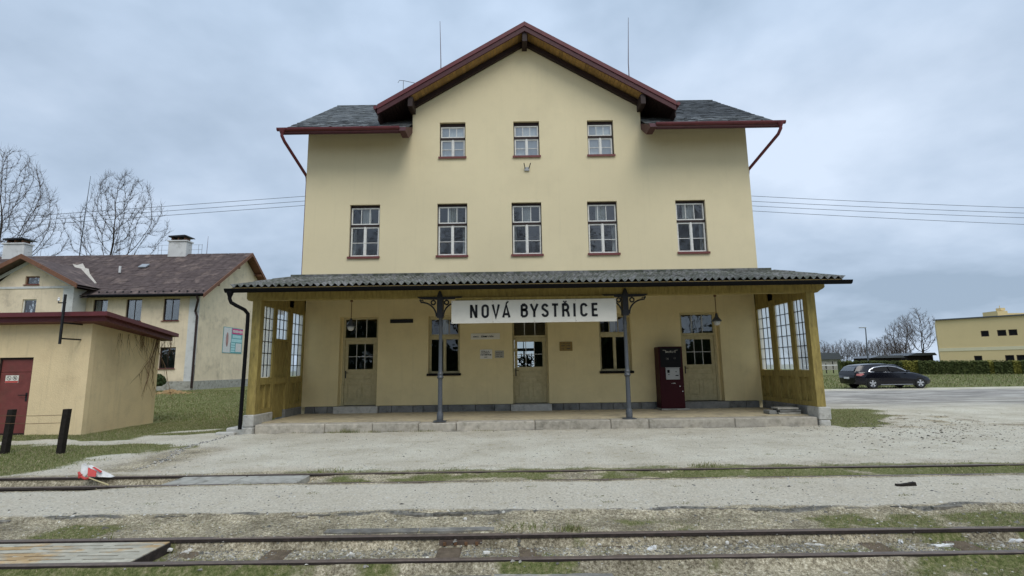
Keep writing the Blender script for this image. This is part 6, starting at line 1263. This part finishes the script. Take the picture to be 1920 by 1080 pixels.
t2 = MB(); zb1 = zof(1800, 658); zb2 = zof(1800, 654); t2.box(0, 60, -.05, -.002, zb1-.0, zb1+.45); t2.v = [R3(*v) for v in t2.v]; t2.build('pale_band', mat('pale_band', (.68, .62, .42), .9, .04, 1), yb_)
for a_, b2, c_, d_ in WZ:
    t2 = MB(); t2.ring(a_+.002, b2-.002, c_+.002, d_-.002, .1, .08, .16); t2.v = [R3(*v) for v in t2.v]; w_ = t2.build('window', 'dark_brown', yb_); t2 = MB(); t2.box(a_+.1, b2-.1, .12, .13, c_+.1, d_-.1); t2.v = [R3(*v) for v in t2.v]; t2.build('pane', 'machine_black', w_)
# taller block behind it
p_ = P(1870, 588, 95); mb = MB(); q2 = P(1885, 588, 95); mb.box(p_.x-.9, q2.x-.5, 94, 97, 0, P(1870, 584, 95).z); mb.box(q2.x-.49, q2.x+40, 94.5, 99, 0, P(1900, 587.5, 95).z); mb.box(p_.x+.2, p_.x+1.0, 94.4, 95.4, P(1870, 583, 95).z, P(1870, 578, 95).z); mb.tube([(p_.x+.6, 95, 9), (p_.x+.6, 95, P(1867, 573, 95).z)], .06, 5)
mb.build('rooftop_block', 'far_yellow', label='pale rooftop block with a pointed vent above the far yellow building', cat='building')
# huts behind the hedge
def hut(u0, u1, vt, vb, D, lab, m_='tar_wood'):
    a = P(u0, vt, D); b_ = P(u1, vt, D); zb_ = P(u0, vb, D).z; e = empty('garden_hut', ((a.x+b_.x)/2, D, 0), lab, 'hut', 'dark huts behind the hedge'); mb = MB(); mb.box(a.x+.3, b_.x-.3, D, D+4, 0, zb_); mb.build('wall', m_, e)
    mb = MB(); mb.prism([(a.x, zb_), (b_.x, zb_), (b_.x-.3, a.z), (a.x+1.5, a.z)], 'y', D-.5, D+4.5); mb.build('roof', 'iron', e)
hut(1628, 1692, 667, 671.5, 80, 'low dark hut with grey roof behind the hedge, right of the lamp post'); hut(1697, 1752, 662, 667, 82, 'dark brown hut against the left end of the far yellow building')
p_ = P(1548, 680, 75); e = empty('garden_fence', (p_.x, 75, 0), 'grey rail fence left of the hedge, just right of the porch', 'fence')
for j in range(7):
    mb = MB(); x_ = p_.x-3+j*1.0; mb.box(x_-.05, x_+.05, 74.95, 75.05, -.1, 1.5+.3*(j % 3 == 1)); mb.build('post', 'tar_wood', e)
for z_ in (.6, 1.2): mb = MB(); mb.box(p_.x-3.2, p_.x+3.2, 74.9, 74.94, z_, z_+.14); mb.build('fence_rail', 'stucco_white' if z_ > 1 else 'concrete', e)
p_ = P(1552, 672, 120); e = empty('far_house', (p_.x, 120, 0), 'low pale far house among the bare trees right of the porch', 'house'); mb = MB(); mb.box(p_.x-4, p_.x+3, 120, 126, 0, 2.4); mb.build('wall', 'concrete', e); mb = MB(); mb.prism([(p_.x-4.5, 2.4), (p_.x+3.5, 2.4), (p_.x+2.2, 3.9), (p_.x-3.2, 3.9)], 'y', 119.5, 126.5); mb.build('roof', 'iron', e)
# street lamp
lp = empty('street_lamp', (P(1628, 672, 66).x, 66, 0), 'slender grey street lamp standing behind the hedge', 'street lamp'); a = P(1628, 672, 66); t_ = P(1622, 615, 66)
mb = MB(); mb.tube([(a.x, 66, 0), (a.x-.05, 66, 2.6), (t_.x+.05, 66, t_.z-.2), (t_.x, 66, t_.z)], [.10, .09, .055, .05], 8); mb.build('pole', 'iron', lp)
mb = MB(); mb.cbox(t_.x-.75, t_.x+.1, 65.85, 66.15, t_.z, t_.z+.10, .03); mb.build('lamp_head', 'machine_grey', lp)
# wires
wz = [(0, 0), (-.30, -.33), (-.58, -.62)]
for i_, (ol, orr) in enumerate(wz):
    pts = []
    for t in np.linspace(-60, 60, 41):
        if t <= 0: z_ = 12.25+ol+.030*t-.0002*t*t+ (-.0) + .0
        else: z_ = 12.75+orr-.088*t+.0006*t*t
        if t <= 0: z_ = 12.75+ol-(.0)*t+.060*t+.00*t*t
        pts.append((t, 30, z_))
    mb = MB(); mb.tube(pts, .014, 4); mb.build('power_line', 'iron', label=['thin overhead wire behind the station, the highest of the set', 'thin overhead wire behind the station, second from the top', 'thin overhead wire behind the station, third from the top'][i_], cat='wire', group='overhead wires behind the station')
mb = MB(); mb.tube([(t, 30, 12.75-.85-.094*t+.0006*t*t) for t in np.linspace(2, 60, 20)], .014, 4); mb.build('power_line', 'iron', label='lowest overhead wire, seen only right of the station', cat='wire', group='overhead wires behind the station')

# ------------------------------------------------------------------ CAR (local: x forward, y left; origin mid rear axle on ground)
CARX, CARY = 20.32, 31.15
car = empty('parked_car', (CARX+2.35, CARY+.9, .0), 'black estate car with chrome window trim parked on the yard edge', 'car')
L_, W_c = 4.62, 1.82
sta = [  # x, zlow, sill-half-width, belt z, belt half width, roof z, roof half width
 (0.00, .42, .70, .80, .74, .80, .74), (.06, .30, .80, .98, .80, 1.03, .72), (.30, .25, .88, 1.00, .85, 1.33, .62), (.55, .23, .89, 1.00, .87, 1.42, .60), (.80, .22, .90, 1.00, .88, 1.445, .60), (1.3, .20, .91, .99, .90, 1.47, .60), (2.0, .20, .91, .97, .90, 1.47, .60), (2.6, .20, .91, .95, .90, 1.42, .58), (3.0, .20, .91, .93, .89, 1.24, .58), (3.40, .20, .91, .91, .87, .98, .60), (3.9, .22, .90, .82, .84, .90, .52), (4.35, .26, .84, .66, .78, .74, .50), (4.58, .30, .66, .50, .64, .54, .40)]
mb = MB(); rings = []
def P3(x_, y_, z_): return (CARX+x_, CARY+.91-y_, z_)     # y_ = -.91..+.91, +.91 is the near side
for s_ in sta:
    x_, zl, hw_, bz, bw, rz_, rw = s_; pr_ = [(hw_*.92, zl), (hw_, zl+.12), (hw_+.005, (zl+bz)/2+.05), (bw, bz-.02), (bw-.02, bz), (rw+(bw-rw)*.18, rz_-.07), (rw, rz_-.01), (rw*.5, rz_+.015), (0, rz_+.02)]
    ring = [P3(x_, a_, z_) for a_, z_ in pr_]+[P3(x_, -a_, z_) for a_, z_ in pr_[-2::-1]]; rings.append(ring)
k_ = len(rings[0]); v = [p_ for r_ in rings for p_ in r_]; f = []
for i_ in range(len(rings)-1):
    for j in range(k_-1): f.append((i_*k_+j, i_*k_+j+1, (i_+1)*k_+j+1, (i_+1)*k_+j))
    f.append((i_*k_+k_-1, i_*k_, (i_+1)*k_, (i_+1)*k_+k_-1))
f += [tuple(range(k_)), tuple(range(len(v)-1, len(v)-k_-1, -1))]
mb.add(v, f); body = mb.build('body', 'car_paint', car, smooth=True)
sd = 1
def side_poly(pts, off, name, m_, near=True, th=.012):
    # pts in (x, z); y follows the body side between belt and roof
    def yy(x_, z_):
        for s0, s1 in zip(sta[:-1], sta[1:]):
            if s0[0] <= x_ <= s1[0]:
                t = (x_-s0[0])/(s1[0]-s0[0]); q_ = [a_+(b_-a_)*t for a_, b_ in zip(s0, s1)]; _, zl, hw_, bz, bw, rz_, rw = q_
                if z_ <= bz-.02: tt = (z_-zl)/(bz-zl); return (hw_+.005)+(bw-hw_-.005)*max(0, (tt-.5)*2)
                yt = rw+(bw-rw)*.18; return bw-.02+(yt-(bw-.02))*min(1, (z_-bz)/max(.02, rz_-.07-bz))
        return .8
    s_ = 1 if near else -1; mb = MB(); n_ = len(pts); vv = [Vector(P3(x_, s_*(yy(x_, z_)+off), z_)) for x_, z_ in pts]
    mb.add([*vv, *[p_+Vector((0, s_*th, 0)) for p_ in vv]], [tuple(range(n_)), tuple(range(2*n_-1, n_-1, -1))]+[(j, (j+1) % n_, n_+(j+1) % n_, n_+j) for j in range(n_)]); return mb.build(name, m_, body if name != 'wheel_arch' else body)
top = [(.78, 1.03), (.92, 1.16), (1.22, 1.29), (1.7, 1.35), (2.1, 1.355), (2.5, 1.31), (2.85, 1.19), (3.15, 1.04), (3.28, .965)]
inn = [(.86, 1.05), (.98, 1.14), (1.26, 1.255), (1.72, 1.31), (2.1, 1.32), (2.46, 1.28), (2.8, 1.165), (3.05, 1.04), (3.14, .985)]
for near in (True, False):
    side_poly(top+[(2.2, .975), (.9, .99)], .020, 'window_trim', 'chrome', near); 
    side_poly([(.86, 1.05)]+inn[1:4]+[(1.95, 1.315), (2.0, 1.02), (.92, 1.03)], .036, 'side_window', 'machine_black', near); side_poly([(2.02, 1.318), (2.1, 1.32)]+inn[5:8]+[(3.12, .995), (2.07, 1.015)], .036, 'side_window', 'machine_black', near)
    side_poly([(.50, .19), (.52, .50), (.65, .66), (.85, .72), (1.05, .72), (1.25, .64), (1.36, .48), (1.38, .19)], .0015, 'wheel_arch', 'tyre', near, .004); side_poly([(3.32, .19), (3.34, .48), (3.46, .63), (3.66, .71), (3.86, .70), (4.05, .62), (4.17, .46), (4.19, .24)], .0015, 'wheel_arch', 'tyre', near, .004)
    side_poly([(.06, .80), (.30, .77), (.50, .86), (.44, .93), (.10, .90)], .02, 'tail_light', 'taillight', near); side_poly([(4.08, .66), (4.34, .60), (4.38, .66), (4.15, .78)], .015, 'headlight', 'headlight', near)
    side_poly([(1.4, .24), (3.3, .24), (3.3, .27), (1.4, .27)], .01, 'sill_strip', 'galv', near)
    s_ = 1 if near else -1; mb = MB(); mb.cbox(*sorted((CARX+2.95, CARX+3.12)), *sorted((CARY+.91-s_*.93, CARY+.91-s_*1.06)), .97, 1.08, .025); mb.build('wing_mirror', 'car_paint', body)
mb = MB(); rr = [Vector(P3(.075, y_, z_)) for y_, z_ in ((.64, 1.04), (-.64, 1.04))]+[Vector(P3(.27, y_, z_)) for y_, z_ in ((-.56, 1.28), (.56, 1.28))]; mb.add([p_+Vector((-.02, 0, .03)) for p_ in rr], [(0, 1, 2, 3)]); mb.build('rear_window', 'car_glass', body)
mb = MB(); rr = [Vector(P3(3.36, y_, .97)) for y_ in (.62, -.62)]+[Vector(P3(2.66, y_, 1.41)) for y_ in (-.54, .54)]; mb.add([p_+Vector((.015, 0, .03)) for p_ in rr], [(0, 1, 2, 3)]); mb.build('windscreen', 'car_glass', body)
mb = MB(); mb.box(CARX-.012, CARX-.001, CARY+.66, CARY+1.16, .60, .71); mb.build('number_plate', 'plate', body)
wh = MB(); wh.lathe([(.20, -.10), (.305, -.10), (.325, -.07), (.325, .07), (.305, .10), (.20, .10)], (0, 0, 0), 28, cap=False); tyre = wh.mesh('tyre', 'tyre', True)
rim = MB(); rim.lathe([(.20, -.06), (.215, -.06), (.215, .085), (.195, .085), (.185, .06)], (0, 0, 0), 28)
rim = MB()
for j in range(24):
    t0, t1 = 2*math.pi*j/24, 2*math.pi*(j+1)/24; rim.add([(.19*math.cos(t0), .19*math.sin(t0), .09), (.225*math.cos(t0), .225*math.sin(t0), .095), (.225*math.cos(t1), .225*math.sin(t1), .095), (.19*math.cos(t1), .19*math.sin(t1), .09)], [(0, 1, 2, 3)])
for j in range(5):
    t = 2*math.pi*j/5+.3; c_, s_ = math.cos(t), math.sin(t); pts = [(.03, -.035), (.20, -.05), (.20, .05), (.03, .035)]; rim.add([(a_*c_-b_*s_, a_*s_+b_*c_, .088) for a_, b_ in pts], [(0, 1, 2, 3)])
rim.lathe([(0, .09), (.045, .09), (.04, .10), (0, .10)], (0, 0, 0), 10); rim = rim.mesh('rim', 'chrome')
for x_ in (.94, 3.76):
    for s_ in (1, -1):
        w = empty('wheel_tmp', (0, 0, 0), '', ''); bpy.data.objects.remove(w)
        o = put('wheel', tyre, car, P3(x_, s_*.835, .325), (R(90) if s_ > 0 else R(-90), 0, 0)); r2 = bpy.data.objects.new('rim', rim); col.objects.link(r2); r2.parent = o
        m1 = MB(); m1.lathe([(0, .06), (.20, .06), (.20, .07), (0, .07)], (0, 0, 0), 20); h_ = bpy.data.objects.new('hub_shadow', m1.mesh('hub_disc', 'tyre')); h_.name = 'hub_shade_disc'; col.objects.link(h_); h_.parent = o  # black disc stands in for the shade behind the spokes
